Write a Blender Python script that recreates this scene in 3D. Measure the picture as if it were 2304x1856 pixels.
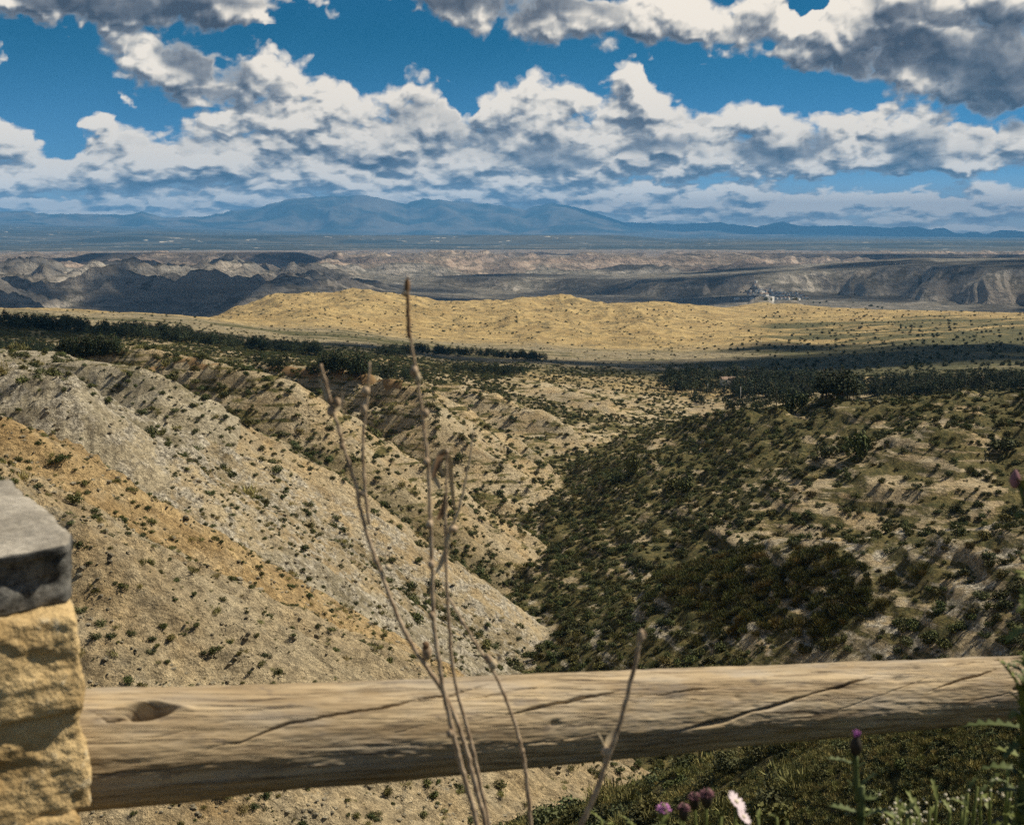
import bpy, bmesh, math, random
import numpy as np
from mathutils import Vector, Matrix, Euler

# ------------------------------------------------------------------ scene, camera, sky, sun
SC = bpy.context.scene
COL = SC.collection
for o in list(bpy.data.objects):
    bpy.data.objects.remove(o)
F, CX, CY = 2781.0, 1152.0, 928.0          # the photograph's focal length and centre, in its own pixels
PITCH = math.radians(8.35)
cam_d = bpy.data.cameras.new("camera")
cam = bpy.data.objects.new("camera", cam_d)
COL.objects.link(cam)
cam_d.sensor_width = 36.0
cam_d.lens = 36.0 * F / 2304.0
cam_d.clip_start = 0.05
cam_d.clip_end = 200000
cam.location = (0, 0, 0)
cam.rotation_euler = (math.radians(90) - PITCH, 0, 0)
cam_d.dof.use_dof = True
cam_d.dof.focus_distance = 40.0
cam_d.dof.aperture_fstop = 10.5
SC.camera = cam
SC.render.resolution_x, SC.render.resolution_y = 1024, 824
SC.view_settings.view_transform = 'Standard'
SC.view_settings.look = 'None'
SC.view_settings.gamma = 1.0
SC.view_settings.exposure = 0.42
SC.view_settings.use_curve_mapping = False
SC.cycles.use_denoising = False        # the fine grain that is left suits the photograph
SC.cycles.max_bounces = 5
SC.cycles.diffuse_bounces = 2
SC.cycles.glossy_bounces = 1
SC.cycles.transmission_bounces = 2
SC.cycles.transparent_max_bounces = 8
SC.cycles.caustics_reflective = SC.cycles.caustics_refractive = False

SUN_EL, SUN_AZ = math.radians(48), math.radians(71)      # azimuth measured from straight ahead, to the right
SUN_DIR = Vector((math.cos(SUN_EL) * math.sin(SUN_AZ), math.cos(SUN_EL) * math.cos(SUN_AZ), math.sin(SUN_EL)))
sun_d = bpy.data.lights.new("sun", 'SUN')
sun_d.energy = 5.0
sun_d.angle = math.radians(0.5)
sun_d.color = (1.0, 0.89, 0.71)
sun = bpy.data.objects.new("sun", sun_d)
COL.objects.link(sun)
sun.rotation_euler = SUN_DIR.to_track_quat('Z', 'Y').to_euler()


# ------------------------------------------------------------------ node helpers
class NT:
    """thin wrapper that writes shader nodes as expressions"""
    def __init__(s, tree):
        s.t = tree; s.n = tree.nodes; s.l = tree.links
    def set(s, sock, v):
        if isinstance(v, bpy.types.NodeSocket): s.l.new(v, sock)
        elif v is not None:
            if hasattr(sock.default_value, '__len__'):
                if not hasattr(v, '__len__'): v = [v] * len(sock.default_value)
                v = list(v)
                if len(sock.default_value) == 4 and len(v) == 3: v.append(1.0)
                sock.default_value = v[:len(sock.default_value)]
            else: sock.default_value = v
    def m(s, op, a, b=None, c=None, clamp=False):
        n = s.n.new('ShaderNodeMath'); n.operation = op; n.use_clamp = clamp
        for k, v in enumerate((a, b, c)):
            if v is not None: s.set(n.inputs[k], v)
        return n.outputs[0]
    def add(s, a, b): return s.m('ADD', a, b)
    def sub(s, a, b): return s.m('SUBTRACT', a, b)
    def mul(s, a, b): return s.m('MULTIPLY', a, b)
    def div(s, a, b): return s.m('DIVIDE', a, b)
    def mad(s, a, b, c): return s.m('MULTIPLY_ADD', a, b, c)
    def mx(s, a, b): return s.m('MAXIMUM', a, b)
    def mn(s, a, b): return s.m('MINIMUM', a, b)
    def vm(s, op, a, b=None):
        n = s.n.new('ShaderNodeVectorMath'); n.operation = op
        s.set(n.inputs[0], a)
        if b is not None:
            if op == 'SCALE': s.set(n.inputs[3], b)
            else: s.set(n.inputs[1], b)
        return n.outputs[1] if op in ('LENGTH', 'DISTANCE', 'DOT_PRODUCT') else n.outputs[0]
    def sep(s, v):
        n = s.n.new('ShaderNodeSeparateXYZ'); s.set(n.inputs[0], v); return n.outputs
    def comb(s, x, y, z=0.0):
        n = s.n.new('ShaderNodeCombineXYZ')
        for k, v in enumerate((x, y, z)): s.set(n.inputs[k], v)
        return n.outputs[0]
    def ramp(s, v, lo, hi, a=0.0, b=1.0, smooth=True):
        n = s.n.new('ShaderNodeMapRange'); n.interpolation_type = 'SMOOTHSTEP' if smooth else 'LINEAR'
        for k, q in enumerate((v, lo, hi, a, b)): s.set(n.inputs[k], q)
        return n.outputs[0]
    def noise(s, v, scale, detail=4, rough=0.5, lac=2.0, dist=0.0, col=False, ntype=None, norm=True, dim='3D'):
        n = s.n.new('ShaderNodeTexNoise'); n.noise_dimensions = dim
        if ntype: n.noise_type = ntype
        if hasattr(n, 'normalize'): n.normalize = norm
        s.set(n.inputs['Vector'], v); s.set(n.inputs['Scale'], scale); s.set(n.inputs['Detail'], detail)
        s.set(n.inputs['Roughness'], rough); s.set(n.inputs['Lacunarity'], lac); s.set(n.inputs['Distortion'], dist)
        return n.outputs['Color' if col else 'Fac']
    def voro(s, v, scale, feature='F1', out='Distance', rand=1.0, detail=0, rough=0.5, smooth=None, dim='3D'):
        n = s.n.new('ShaderNodeTexVoronoi'); n.feature = feature; n.voronoi_dimensions = dim
        s.set(n.inputs['Vector'], v); s.set(n.inputs['Scale'], scale); s.set(n.inputs['Randomness'], rand)
        if 'Detail' in n.inputs: s.set(n.inputs['Detail'], detail); s.set(n.inputs['Roughness'], rough)
        if smooth is not None and 'Smoothness' in n.inputs: s.set(n.inputs['Smoothness'], smooth)
        return n.outputs[out]
    def mix(s, f, a, b, blend='MIX'):
        n = s.n.new('ShaderNodeMix'); n.data_type = 'RGBA'; n.blend_type = blend
        s.set(n.inputs[0], f); s.set(n.inputs[6], a); s.set(n.inputs[7], b)
        return n.outputs[2]
    def curve(s, v, pts):
        n = s.n.new('ShaderNodeFloatCurve'); s.set(n.inputs['Value'], v)
        c = n.mapping.curves[0]
        while len(c.points) < len(pts): c.points.new(0.5, 0.5)
        for p, (x, y) in zip(c.points, pts): p.location = (x, y); p.handle_type = 'AUTO'
        n.mapping.update()
        return n.outputs[0]
    def attr(s, name, out='Fac'):
        n = s.n.new('ShaderNodeAttribute'); n.attribute_name = name; return n.outputs[out]
    def bump(s, h, strength=0.5, dist=1.0, normal=None):
        n = s.n.new('ShaderNodeBump'); s.set(n.inputs['Height'], h); s.set(n.inputs['Strength'], strength); s.set(n.inputs['Distance'], dist)
        if normal is not None: s.l.new(normal, n.inputs['Normal'])
        return n.outputs[0]


# ------------------------------------------------------------------ world: Nishita air, with broken cloud overhead
SKY_STRENGTH = 0.1
SKY_TINT, SKY_LOW = (0.020, 0.245, 0.345), (.20, 0.42, 0.72)
def nishita(n, vec=None):
    s = n.n.new('ShaderNodeTexSky')
    s.sky_type = 'NISHITA'; s.sun_disc = False
    s.sun_elevation = SUN_EL; s.sun_rotation = SUN_AZ
    s.altitude = 1200; s.air_density = 1.0; s.dust_density = 0.2; s.ozone_density = 3.0
    if vec is not None: n.l.new(vec, s.inputs[0])
    d = vec if vec is not None else n.n.new('ShaderNodeTexCoord').outputs['Generated']
    tint = n.mix(n.ramp(n.sep(d)[2], 0.0, 0.16), SKY_LOW, SKY_TINT)
    tint = n.mix(n.ramp(n.sep(d)[2], 0.0, 0.055, .75, 0.0), tint, (.95, 0.95, 1.12))
    return n.mix(1.0, s.outputs[0], tint, 'MULTIPLY')
world = bpy.data.worlds.new("World")
SC.world = world
world.use_nodes = True
world.node_tree.nodes.clear()
W = NT(world.node_tree)
wtc = W.n.new('ShaderNodeTexCoord').outputs['Generated']
wcl = W.ramp(W.noise(wtc, 3.0, 3, .55), .46, .6, 0, .8)
wcol = W.mix(wcl, nishita(W), (2.6, 2.6, 2.7))
bg = W.n.new('ShaderNodeBackground')
W.l.new(wcol, bg.inputs[0]); bg.inputs[1].default_value = SKY_STRENGTH
W.l.new(bg.outputs[0], W.n.new('ShaderNodeOutputWorld').inputs[0])
world.cycles.sampling_method = 'MANUAL'
world.cycles.sample_map_resolution = 256

# ------------------------------------------------------------------ seeing through the photograph's own geometry
cp, sp = math.cos(PITCH), math.sin(PITCH)
def ray(px, py):
    u = (np.asarray(px, float) - CX) / F; v = -(np.asarray(py, float) - CY) / F
    return u, cp + v * sp, -sp + v * cp
def P(px, py, d):
    """world point at horizontal distance d seen at photograph pixel (px, py)"""
    x, y, z = ray(px, py)
    k = d / np.hypot(x, y)
    return np.stack([x * k, y * k, z * k], -1)
def Pv(px, py, d): return Vector(P(px, py, d).tolist())
def zrow(row, d, px=1152):
    x, y, z = ray(px, row)
    return z / np.hypot(x, y) * d
def px_of(az): return CX + F * np.tan(np.clip(az, -1.3, 1.3)) * 0.985

# ------------------------------------------------------------------ numpy noise
_rng = np.random.RandomState(7)
_PERM = np.concatenate([_rng.permutation(1024)] * 2).astype(np.int32)
_ANG = _rng.rand(1024) * 2 * np.pi
_GX, _GY = np.cos(_ANG).astype(np.float32), np.sin(_ANG).astype(np.float32)
def gnoise(x, y, seed=0):
    x = np.asarray(x, np.float64) + seed * 37.17; y = np.asarray(y, np.float64) - seed * 17.71
    xi = np.floor(x); yi = np.floor(y)
    fx = (x - xi).astype(np.float32); fy = (y - yi).astype(np.float32)
    xi = xi.astype(np.int64) & 1023; yi = yi.astype(np.int64) & 1023
    x1 = (xi + 1) & 1023; y1 = (yi + 1) & 1023
    ux = fx * fx * fx * (fx * (fx * 6 - 15) + 10); uy = fy * fy * fy * (fy * (fy * 6 - 15) + 10)
    a, b = _PERM[xi], _PERM[x1]
    h00, h10, h01, h11 = _PERM[a + yi], _PERM[b + yi], _PERM[a + y1], _PERM[b + y1]
    n00 = _GX[h00] * fx + _GY[h00] * fy
    n10 = _GX[h10] * (fx - 1) + _GY[h10] * fy
    n01 = _GX[h01] * fx + _GY[h01] * (fy - 1)
    n11 = _GX[h11] * (fx - 1) + _GY[h11] * (fy - 1)
    nx0 = n00 + ux * (n10 - n00); nx1 = n01 + ux * (n11 - n01)
    return (nx0 + uy * (nx1 - nx0)) * 1.4
def fbm(x, y, oct=4, gain=.5, seed=0):
    s = 0.; a = 1.
    for k in range(oct):
        s = s + a * gnoise(x * 2 ** k, y * 2 ** k, seed + k); a *= gain
    return s
def ridged(x, y, oct=4, gain=.5, seed=0, sharp=1.0):
    """0..1, sharp crests"""
    s = 0.; a = 1.; tot = 0.; prev = 1.
    for k in range(oct):
        n = 1 - np.abs(gnoise(x * 2.03 ** k, y * 2.03 ** k, seed + k)) * 1.6
        n = np.clip(n, 0, 1) ** sharp
        s = s + a * n * prev; tot += a; prev = np.clip(n * 1.1, .25, 1); a *= gain
    return s / tot
def sstep(x, a, b):
    t = np.clip((x - a) / (b - a), 0, 1); return t * t * (3 - 2 * t)

# ------------------------------------------------------------------ the sky above the horizon: a dome with cumulus
TOP = [(-900, 262), (-600, 275), (-300, 255), (0, 262), (60, 285), (105, 335), (160, 330), (200, 290), (330, 270), (480, 240), (620, 222), (700, 208), (800, 200), (930, 190), (1000, 196), (1045, 240), (1085, 205),
       (1200, 180), (1330, 205), (1370, 190), (1400, 155), (1445, 150), (1480, 190), (1530, 228), (1640, 235), (1800, 245), (1890, 275), (1960, 268), (2010, 242), (2110, 238), (2200, 268), (2330, 275), (2600, 240), (2900, 280), (3300, 260)]
BLOBS = [(440, 160, 205, 72, 1.0, 12), (330, 95, 110, 50, .8, 0), (640, 180, 130, 60, .9, 10),
         (190, -6, 430, 62, 1.6, 0), (480, 6, 130, 52, 1.3, 0), (585, 58, 45, 18, .55, 10), (640, -4, 90, 14, .7, 0),
         (1000, -10, 130, 55, .95, 12), (1200, 25, 280, 75, 1.05, 8), (1480, 40, 400, 66, 1.05, 4), (1820, 40, 260, 80, 1.0, 0),
         (2000, 130, 190, 66, 1.05, 10), (1800, 130, 120, 40, .9, 5), (2200, 130, 230, 100, 1.05, 0), (2275, 215, 90, 52, 1.0, 0), (2120, 20, 330, 70, 1.0, 0), (1425, 175, 52, 44, .9, 0), (225, 288, 48, 26, .8, 15), (2, 140, 20, 30, .6, 0),
         (300, 215, 34, 14, .25, 30)]
HOLES = [(1822, 8, 46, 26, 1.3), (155, 305, 60, 44, .8), (1950, 412, 470, 24, 1.0), (1052, 232, 26, 40, .6), (1480, 405, 120, 14, .4), (100, 440, 300, 14, .35), (2290, 400, 90, 30, .5)]
DARK = [(450, 110, 82, 66, 1.0), (500, 152, 70, 50, .9), (520, 222, 130, 18, .75), (240, -4, 420, 34, 1.0), (1150, 0, 260, 52, 1.0), (1330, 62, 110, 20, .55), (2010, 135, 230, 62, 1.0), (2240, 190, 120, 95, 1.0), (2140, 30, 200, 36, .85), (2290, 90, 90, 80, .85),
        (1225, 350, 110, 34, .75), (1470, 345, 110, 32, .75), (1760, 340, 150, 36, .8), (2080, 340, 120, 46, .75), (1010, 300, 60, 50, .5), (1100, 330, 60, 44, .4), (700, 345, 150, 20, .35), (940, 275, 50, 50, .45), (1540, 250, 60, 24, .4), (860, 300, 40, 40, .3), (390, 330, 160, 24, .3), (300, 405, 300, 14, .35)]
def conv(x, r):
    rx, ry, rz = ray(x, r)
    return np.arctan2(rx, ry) * 2.781 + 1.152, np.arctan2(rz, np.hypot(rx, ry)) * 2.781
def ell(U, E, x, r, a, b, tilt=0.0):
    t = math.radians(-tilt)
    u0, e0 = conv(x, r)
    dx, dy = U - u0, E - e0
    return np.hypot((dx * math.cos(t) + dy * math.sin(t)) * 1000 / a, (-dx * math.sin(t) + dy * math.cos(t)) * 1000 / b)
def cloud_cover(U, E):
    Uw = U + .030 * fbm(U * 9, E * 12, 3, seed=301) + .010 * fbm(U * 40, E * 50, 2, seed=311)
    Ew = E + .020 * fbm(U * 9, E * 12, 3, seed=305) + .010 * fbm(U * 40, E * 50, 2, seed=315)
    tu, te = zip(*[conv(*t) for t in TOP])
    top = np.interp(Uw, tu, te)
    inside = top - Ew
    cov = np.interp(inside, [-.08, 0, .03, .09], [-1.8, -.05, .85, 1.25])
    cov = cov - .35 * (1 - sstep(E, .02, .13)) - .4 * (1 - sstep(E, .0, .045))
    for (x, r, a, b, w) in HOLES: cov = cov - w * 1.5 * (1 - sstep(ell(Uw, Ew, x, r, a, b), .3, 1.3))
    low = np.interp(np.abs(E - .062 - .008 * np.sin(U * 9)), [0, .022, .05], [.75, .45, -.9]) * sstep(U, 1.45, 1.75) - .9 * (1 - sstep(U, 1.45, 1.75))
    cov = np.maximum(cov, low)
    for (x, r, a, b, w, t) in BLOBS:
        bl = np.interp(ell(Uw, Ew, x, r, a, b, t), [.5, 1.0, 1.5], [w, -.1, -1.8])
        if x > 1400 and r < 60: bl = bl - 2.5 * (1 - sstep(ell(Uw, Ew, *HOLES[0][:4]), .4, 1.2))
        cov = np.maximum(cov, bl)
    up = np.interp(fbm(U * 1.7, E * 2.4, 3, seed=330), [-.5, .35], [-1.5, 1.1])
    um = np.maximum(sstep(E, .56, .66), np.maximum(1 - sstep(U, -.55, -.25), sstep(U, 2.55, 2.9)) * sstep(E, .24, .4))
    return cov * (1 - um) + up * um
def cloud_dark(U, E):
    Uw = U + .05 * fbm(U * 8, E * 10, 4, seed=341); Ew = E + .035 * fbm(U * 8, E * 10, 4, seed=345)
    d = np.zeros(U.shape)
    for (x, r, a, b, w) in DARK: d = np.maximum(d, w * (1 - sstep(ell(Uw, Ew, x, r, a, b), .5, 1.25)))
    far = np.maximum(sstep(E, .55, .7), np.maximum(1 - sstep(U, -.5, -.2), sstep(U, 2.5, 2.8)))
    return np.maximum(d, far * sstep(fbm(U * 2, E * 3, 3, seed=350), -.1, .4) * .9)
LIGHT1, LIGHT2 = (.007, .012), (.020, .044)
CB = 0.78
def make_sky():
    a_in = np.radians(np.arange(-27.6, 27.61, .15)); a_out = np.radians(np.linspace(27.6, 332.4, 130))[1:-1]
    A = np.concatenate([a_in, a_out])
    e = np.radians(np.concatenate([np.linspace(-4, -.3, 5), np.arange(-.15, 13.0, .13), np.arange(13.3, 36.1, .9)]))
    AA, EE = np.meshgrid(A, e)
    na, ne = len(A), len(e)
    R_ = 100000.
    co = np.stack([R_ * np.cos(EE) * np.sin(AA), R_ * np.cos(EE) * np.cos(AA), R_ * np.sin(EE)], -1).reshape(-1, 3)
    Uf = np.where(AA > math.pi, AA - 2 * math.pi, AA) * 2.781 + 1.152; Ef = EE * 2.781
    i = np.arange(na * ne).reshape(ne, na); j = np.roll(i, -1, 1)
    q = np.stack([i[:-1], j[:-1], j[1:], i[1:]], -1).reshape(-1, 4)
    me = bpy.data.meshes.new("sky")
    me.from_pydata([], [], [])
    me.vertices.add(len(co)); me.vertices.foreach_set("co", co.astype(np.float32).ravel())
    me.loops.add(q.size); me.loops.foreach_set("vertex_index", q.astype(np.int32).ravel())
    me.polygons.add(len(q)); me.polygons.foreach_set("loop_start", (np.arange(len(q)) * 4).astype(np.int32))
    me.polygons.foreach_set("use_smooth", np.ones(len(q), bool))
    me.update(calc_edges=True)
    U, E = Uf.ravel(), Ef.ravel()
    for nm, v in (("cover", cloud_cover(U, E)), ("cover_near", cloud_cover(U + LIGHT1[0], E + LIGHT1[1])), ("cover_sun", cloud_cover(U + LIGHT2[0], E + LIGHT2[1])), ("dark", cloud_dark(U, E))):
        at = me.attributes.new(nm, 'FLOAT', 'POINT'); at.data.foreach_set("value", v.astype(np.float32))
    m = bpy.data.materials.new("sky_and_cumulus"); m.use_nodes = True; m.node_tree.nodes.clear()
    n = NT(m.node_tree)
    dirv = n.vm('NORMALIZE', n.n.new('ShaderNodeNewGeometry').outputs['Position'])
    dx, dy, dz = n.sep(dirv)
    U = n.mad(n.m('ARCTAN2', dx, dy), 2.781, 1.152); E = n.mul(n.m('ARCSINE', dz), 2.781)
    def billow(du, de, soft=False):
        u, e_ = n.add(U, du), n.add(E, de)
        lw = n.mad(e_, 1.1, n.m('LOGARITHM', n.mx(n.add(e_, 0.085), 0.02), 2.718281828))
        q = n.comb(n.mul(u, 2.7), lw, 0.0)
        qw = n.vm('ADD', q, n.vm('MULTIPLY', n.vm('SUBTRACT', n.noise(q, 7, 2, .55, col=True, dim='2D'), (.5, .5, .5)), (.16, .16, 0)))
        if soft:
            n1 = n.noise(qw, 2.7, 4, .50, dim='2D')
            v = n.voro(qw, 3.5, feature='SMOOTH_F1', detail=1.8, rough=.5, smooth=.45, dim='2D')
        else:
            n1 = n.noise(q, 2.7, 8, .55, dim='2D')
            v = n.voro(qw, 3.5, feature='SMOOTH_F1', detail=3.0, rough=.52, smooth=.4, dim='2D')
        return n.add(n.mul(n.sub(n1, .5), 2.0), n.mul(n.sub(CB, v), 1.25))
    S0, S1, S2 = billow(0, 0, True), billow(*LIGHT1, True), billow(*LIGHT2, True)
    B0, B1 = billow(0, 0), billow(*LIGHT1)
    c0, c1, c2 = n.attr("cover"), n.attr("cover_near"), n.attr("cover_sun")
    D0 = n.add(c0, B0)
    alpha = n.ramp(D0, -.14, .62)
    fade = n.ramp(n.attr("dark"), 0, 1, 1.0, .30)
    lit = n.add(n.mul(n.sub(n.add(c0, S0), n.add(c1, S1)), 1.0), n.mul(n.sub(n.add(c0, S0), n.add(c2, S2)), .55))
    lit = n.mad(n.sub(B0, B1), .36, lit)
    lit = n.ramp(n.mul(lit, fade), -1.15, .90, 0, 1)
    edge = n.ramp(D0, .1, 1.0, .18, 0.0)
    bright = n.add(n.add(lit, edge), .09)
    soft_dark = n.mul(n.ramp(n.noise(n.comb(n.mul(U, 2.7), n.mul(E, 5.0), 0), 3.0, 4, .5, dim='2D'), .45, .68), .14)
    dk = n.mx(n.mul(n.attr("dark"), n.ramp(D0, .0, .8, .35, 1.0)), n.mul(soft_dark, n.ramp(D0, .4, 1.2)))
    bright = n.sub(bright, n.mul(dk, n.ramp(lit, .2, .9, .55, .62)))
    bright = n.mx(n.add(bright, n.ramp(E, .03, .2, .06, 0.0)), 0.0)
    rp = n.n.new('ShaderNodeValToRGB'); n.l.new(bright, rp.inputs[0])
    cr = rp.color_ramp
    cr.elements[0].position = 0.0; cr.elements[0].color = (.045, .054, .072, 1)
    cr.elements[1].position = 1.0; cr.elements[1].color = (.80, .72, .61, 1)
    for p_, c_ in ((.2, (.115, .124, .142, 1)), (.42, (.25, .252, .255, 1)), (.70, (.52, .485, .43, 1))):
        el_ = cr.elements.new(p_); el_.color = c_
    cloudc = n.vm('SCALE', rp.outputs[0], n.ramp(E, .02, .17, 1.45 / SKY_STRENGTH, 1.0 / SKY_STRENGTH))
    alpha = n.mul(alpha, n.ramp(E, -.01, .05, .6, 1.0))
    final = n.mix(alpha, nishita(n, dirv), cloudc)
    em = n.n.new('ShaderNodeEmission'); n.l.new(final, em.inputs[0]); em.inputs[1].default_value = SKY_STRENGTH
    n.l.new(em.outputs[0], n.n.new('ShaderNodeOutputMaterial').inputs[0])
    m.cycles.emission_sampling = 'NONE'
    me.materials.append(m)
    o = bpy.data.objects.new("sky", me); COL.objects.link(o); o["kind"] = "structure"
make_sky()

# ------------------------------------------------------------------ terrain
def tent(x, y, pts, k, w=2.0):
    best = np.full(x.shape, -1e9)
    for (a, b) in zip(pts[:-1], pts[1:]):
        dx, dy = b[0] - a[0], b[1] - a[1]
        t = np.clip(((x - a[0]) * dx + (y - a[1]) * dy) / (dx * dx + dy * dy), 0, 1)
        d = np.hypot(x - a[0] - t * dx, y - a[1] - t * dy)
        z = a[2] + t * (b[2] - a[2]) - k * (np.sqrt(d * d + w * w) - w)
        np.maximum(best, z, out=best)
    return best
def smax(a, b, k):
    h = np.clip(.5 + .5 * (a - b) / k, 0, 1)
    return b + (a - b) * h + k * h * (1 - h)
def line(*p): return [tuple(P(*q)) for q in p]
def ext(pts, dx, dy, dz):
    a = pts[0]; return [(a[0] + dx, a[1] + dy, a[2] + dz)] + pts

SPURS = {
    's0': (ext(line((150, 1180, 92), (400, 1350, 88), (620, 1530, 86), (900, 1730, 84), (1130, 1900, 82)), -40, 20, 14), .62, 1.),
    's1': (ext(line((0, 935, 138), (230, 1090, 134), (500, 1290, 130), (700, 1425, 128), (900, 1550, 126), (1190, 1740, 122), (1340, 1860, 120)), -45, 10, 13), 0.73, 1.),
    's2': (ext(line((0, 795, 222), (230, 895, 222), (480, 1010, 226), (800, 1150, 234), (960, 1240, 240), (1100, 1330, 248), (1230, 1402, 258)), -60, 10, 16), 0.73, 1.2),
    's2b': (ext(line((150, 880, 190), (420, 1075, 188), (700, 1265, 190), (900, 1400, 196), (1010, 1490, 200)), -45, 30, 12), 0.75, 1.0),
    's3': (ext(line((640, 856, 330), (800, 985, 332), (1000, 1130, 345), (1120, 1195, 360), (1180, 1215, 368)), -60, 60, 12), 0.71, 1.4),
    's3b': (ext(line((380, 850, 290), (600, 980, 288), (760, 1090, 296), (900, 1170, 310)), -60, 40, 10), 0.73, 1.4),
    's4': (ext(line((960, 885, 440), (1090, 980, 445), (1210, 1050, 455), (1340, 1100, 468)), -60, 60, 10), 0.69, 1.8),
    's5': (ext(line((1190, 915, 560), (1320, 975, 570), (1450, 1005, 585)), -50, 50, 4), .5, 2.),
    's6': (ext(line((1340, 905, 640), (1430, 930, 650), (1520, 945, 660)), -40, 40, 4), .45, 4.),
    'r2': (line((3000, 1000, 175), (2304, 1160, 192), (2050, 1190, 200), (1800, 1225, 212), (1600, 1290, 226), (1430, 1370, 242), (1290, 1425, 258)), .58, 5.),
    'r1': (line((3300, 830, 300), (2600, 870, 320), (2304, 893, 335), (2050, 905, 360), (1900, 910, 385), (1700, 925, 445), (1600, 935, 520), (1545, 950, 580), (1500, 975, 590)), .43, 8.),
    'r1b': (line((2250, 905, 330), (2150, 960, 300), (1900, 1090, 280), (1640, 1230, 280)), .42, 6.),
    'r3': (line((3200, 1500, 42), (2304, 1590, 50), (1900, 1660, 56), (1600, 1730, 62), (1430, 1830, 70), (1400, 1850, 71)), .70, 2.),
}
FLOOR = line((1340, 1990, 120), (1150, 1530, 200), (1170, 1440, 250), (1215, 1412, 272), (1090, 1290, 330), (1150, 1225, 375), (1260, 1150, 430), (1400, 1045, 520), (1500, 965, 610), (1560, 930, 720), (1600, 905, 850), (1700, 860, 1100))
A0 = np.array([-.60, 1.71]); U0 = np.array([.883, .469]); U0 /= np.hypot(*U0); N0 = np.array([-U0[1], U0[0]])

T_R = [20, 120, 220, 330, 500, 700, 1000, 1300, 1600, 2000, 2450, 2800, 3300, 4000]
T_PX = [-900, 0, 300, 700, 1150, 1450, 1750, 2304, 3300]
def R(row, i): return ('r', row)
_rows = {   # photograph rows (int) or heights (float) of the plateau surface, by distance
    -900: [20., 5., -6., -22., 735, 722, 708, 695, 680, 672, -190., -210., -218., -220.],
    0:    [20., 0., -13., -30., 755, 738, 722, 706, 690, -150., -200., -214., -218., -220.],
    300:  [20., 0., -16., 803, 776, 760, 738, 716, 702, -160., -205., -214., -218., -220.],
    700:  [20., 0., -20., 846, 826, 805, 778, 752, 730, 697, 659, -185., -220., -230.],
    1150: [20., 10., 0., -30., 890, 850, 818, 796, 772, 715, 669, -185., -235., -255.],
    1450: [20., 10., 0., -30., -80., 878, 832, 806, 782, 724, 682, -180., -225., -255.],
    1750: [20., 10., 0., -30., -70., 880, 838, 804, 772, 735, 697, -165., -195., -225.],
    2304: [20., 10., 0., -35., -72., 868, 832, 798, 762, 728, 704, -178., -205., -222.],
    3300: [20., 10., 10., -20., -60., 860, 828, 790, 755, 722, 700, -175., -200., -220.],
}
TAB = np.array([[v if isinstance(v, float) else float(zrow(v, r, p)) for v, r in zip(_rows[p], T_R)] for p in T_PX])
LR = np.log(np.array(T_R, float))
def table(px, r):
    lr = np.log(np.clip(r, T_R[0], T_R[-1]))
    i = np.clip(np.searchsorted(LR, lr) - 1, 0, len(LR) - 2); ti = np.clip((lr - LR[i]) / (LR[i + 1] - LR[i]), 0, 1)
    p = np.clip(px, T_PX[0], T_PX[-1]); TP = np.array(T_PX, float)
    j = np.clip(np.searchsorted(TP, p) - 1, 0, len(TP) - 2); tj = (p - TP[j]) / (TP[j + 1] - TP[j]); tj = tj * tj * (3 - 2 * tj)
    return (TAB[j, i] * (1 - ti) + TAB[j, i + 1] * ti) * (1 - tj) + (TAB[j + 1, i] * (1 - ti) + TAB[j + 1, i + 1] * ti) * tj
def interp(px, pts): return np.interp(px, [p[0] for p in pts], [p[1] for p in pts])

MESA_EDGE = [(-900, 6400), (500, 6200), (700, 5700), (1150, 5350), (1400, 5200), (1560, 5000), (1750, 4750), (1900, 4500), (2050, 4250), (2304, 4050), (3300, 3800)]
MESA_TOP = [(p, float(zrow(r, d))) for p, r, d in [(-900, 640, 6400), (500, 640, 6200), (700, 636, 5700), (1150, 633, 5350), (1400, 637, 5200), (1560, 630, 5000), (1750, 618, 4750), (1900, 610, 4500), (2050, 603, 4250), (2304, 600, 4050), (3300, 590, 3800)]]
PEAKS = [(-900, 500), (-300, 476), (0, 483), (80, 477), (134, 484), (198, 483), (321, 485), (339, 477), (390, 491), (481, 488), (529, 477), (588, 470), (668, 448), (762, 441), (834, 439), (880, 450), (919, 459), (957, 445), (1016, 452), (1112, 459), (1179, 471), (1210, 462), (1240, 456), (1310, 470),
         (1398, 500), (1500, 504), (1606, 501), (1686, 511), (1740, 499), (1788, 509), (1890, 508), (1980, 513), (2039, 510), (2070, 517), (2093, 513), (2135, 526), (2167, 521), (2190, 528), (2221, 517), (2304, 523), (2700, 500), (3300, 515)]
PIED = [(13000, 569), (16000, 556), (20000, 545), (22000, 541), (26000, 528), (30000, 524), (36000, 520), (40000, 517), (50000, 514), (62000, 512)]

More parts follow.
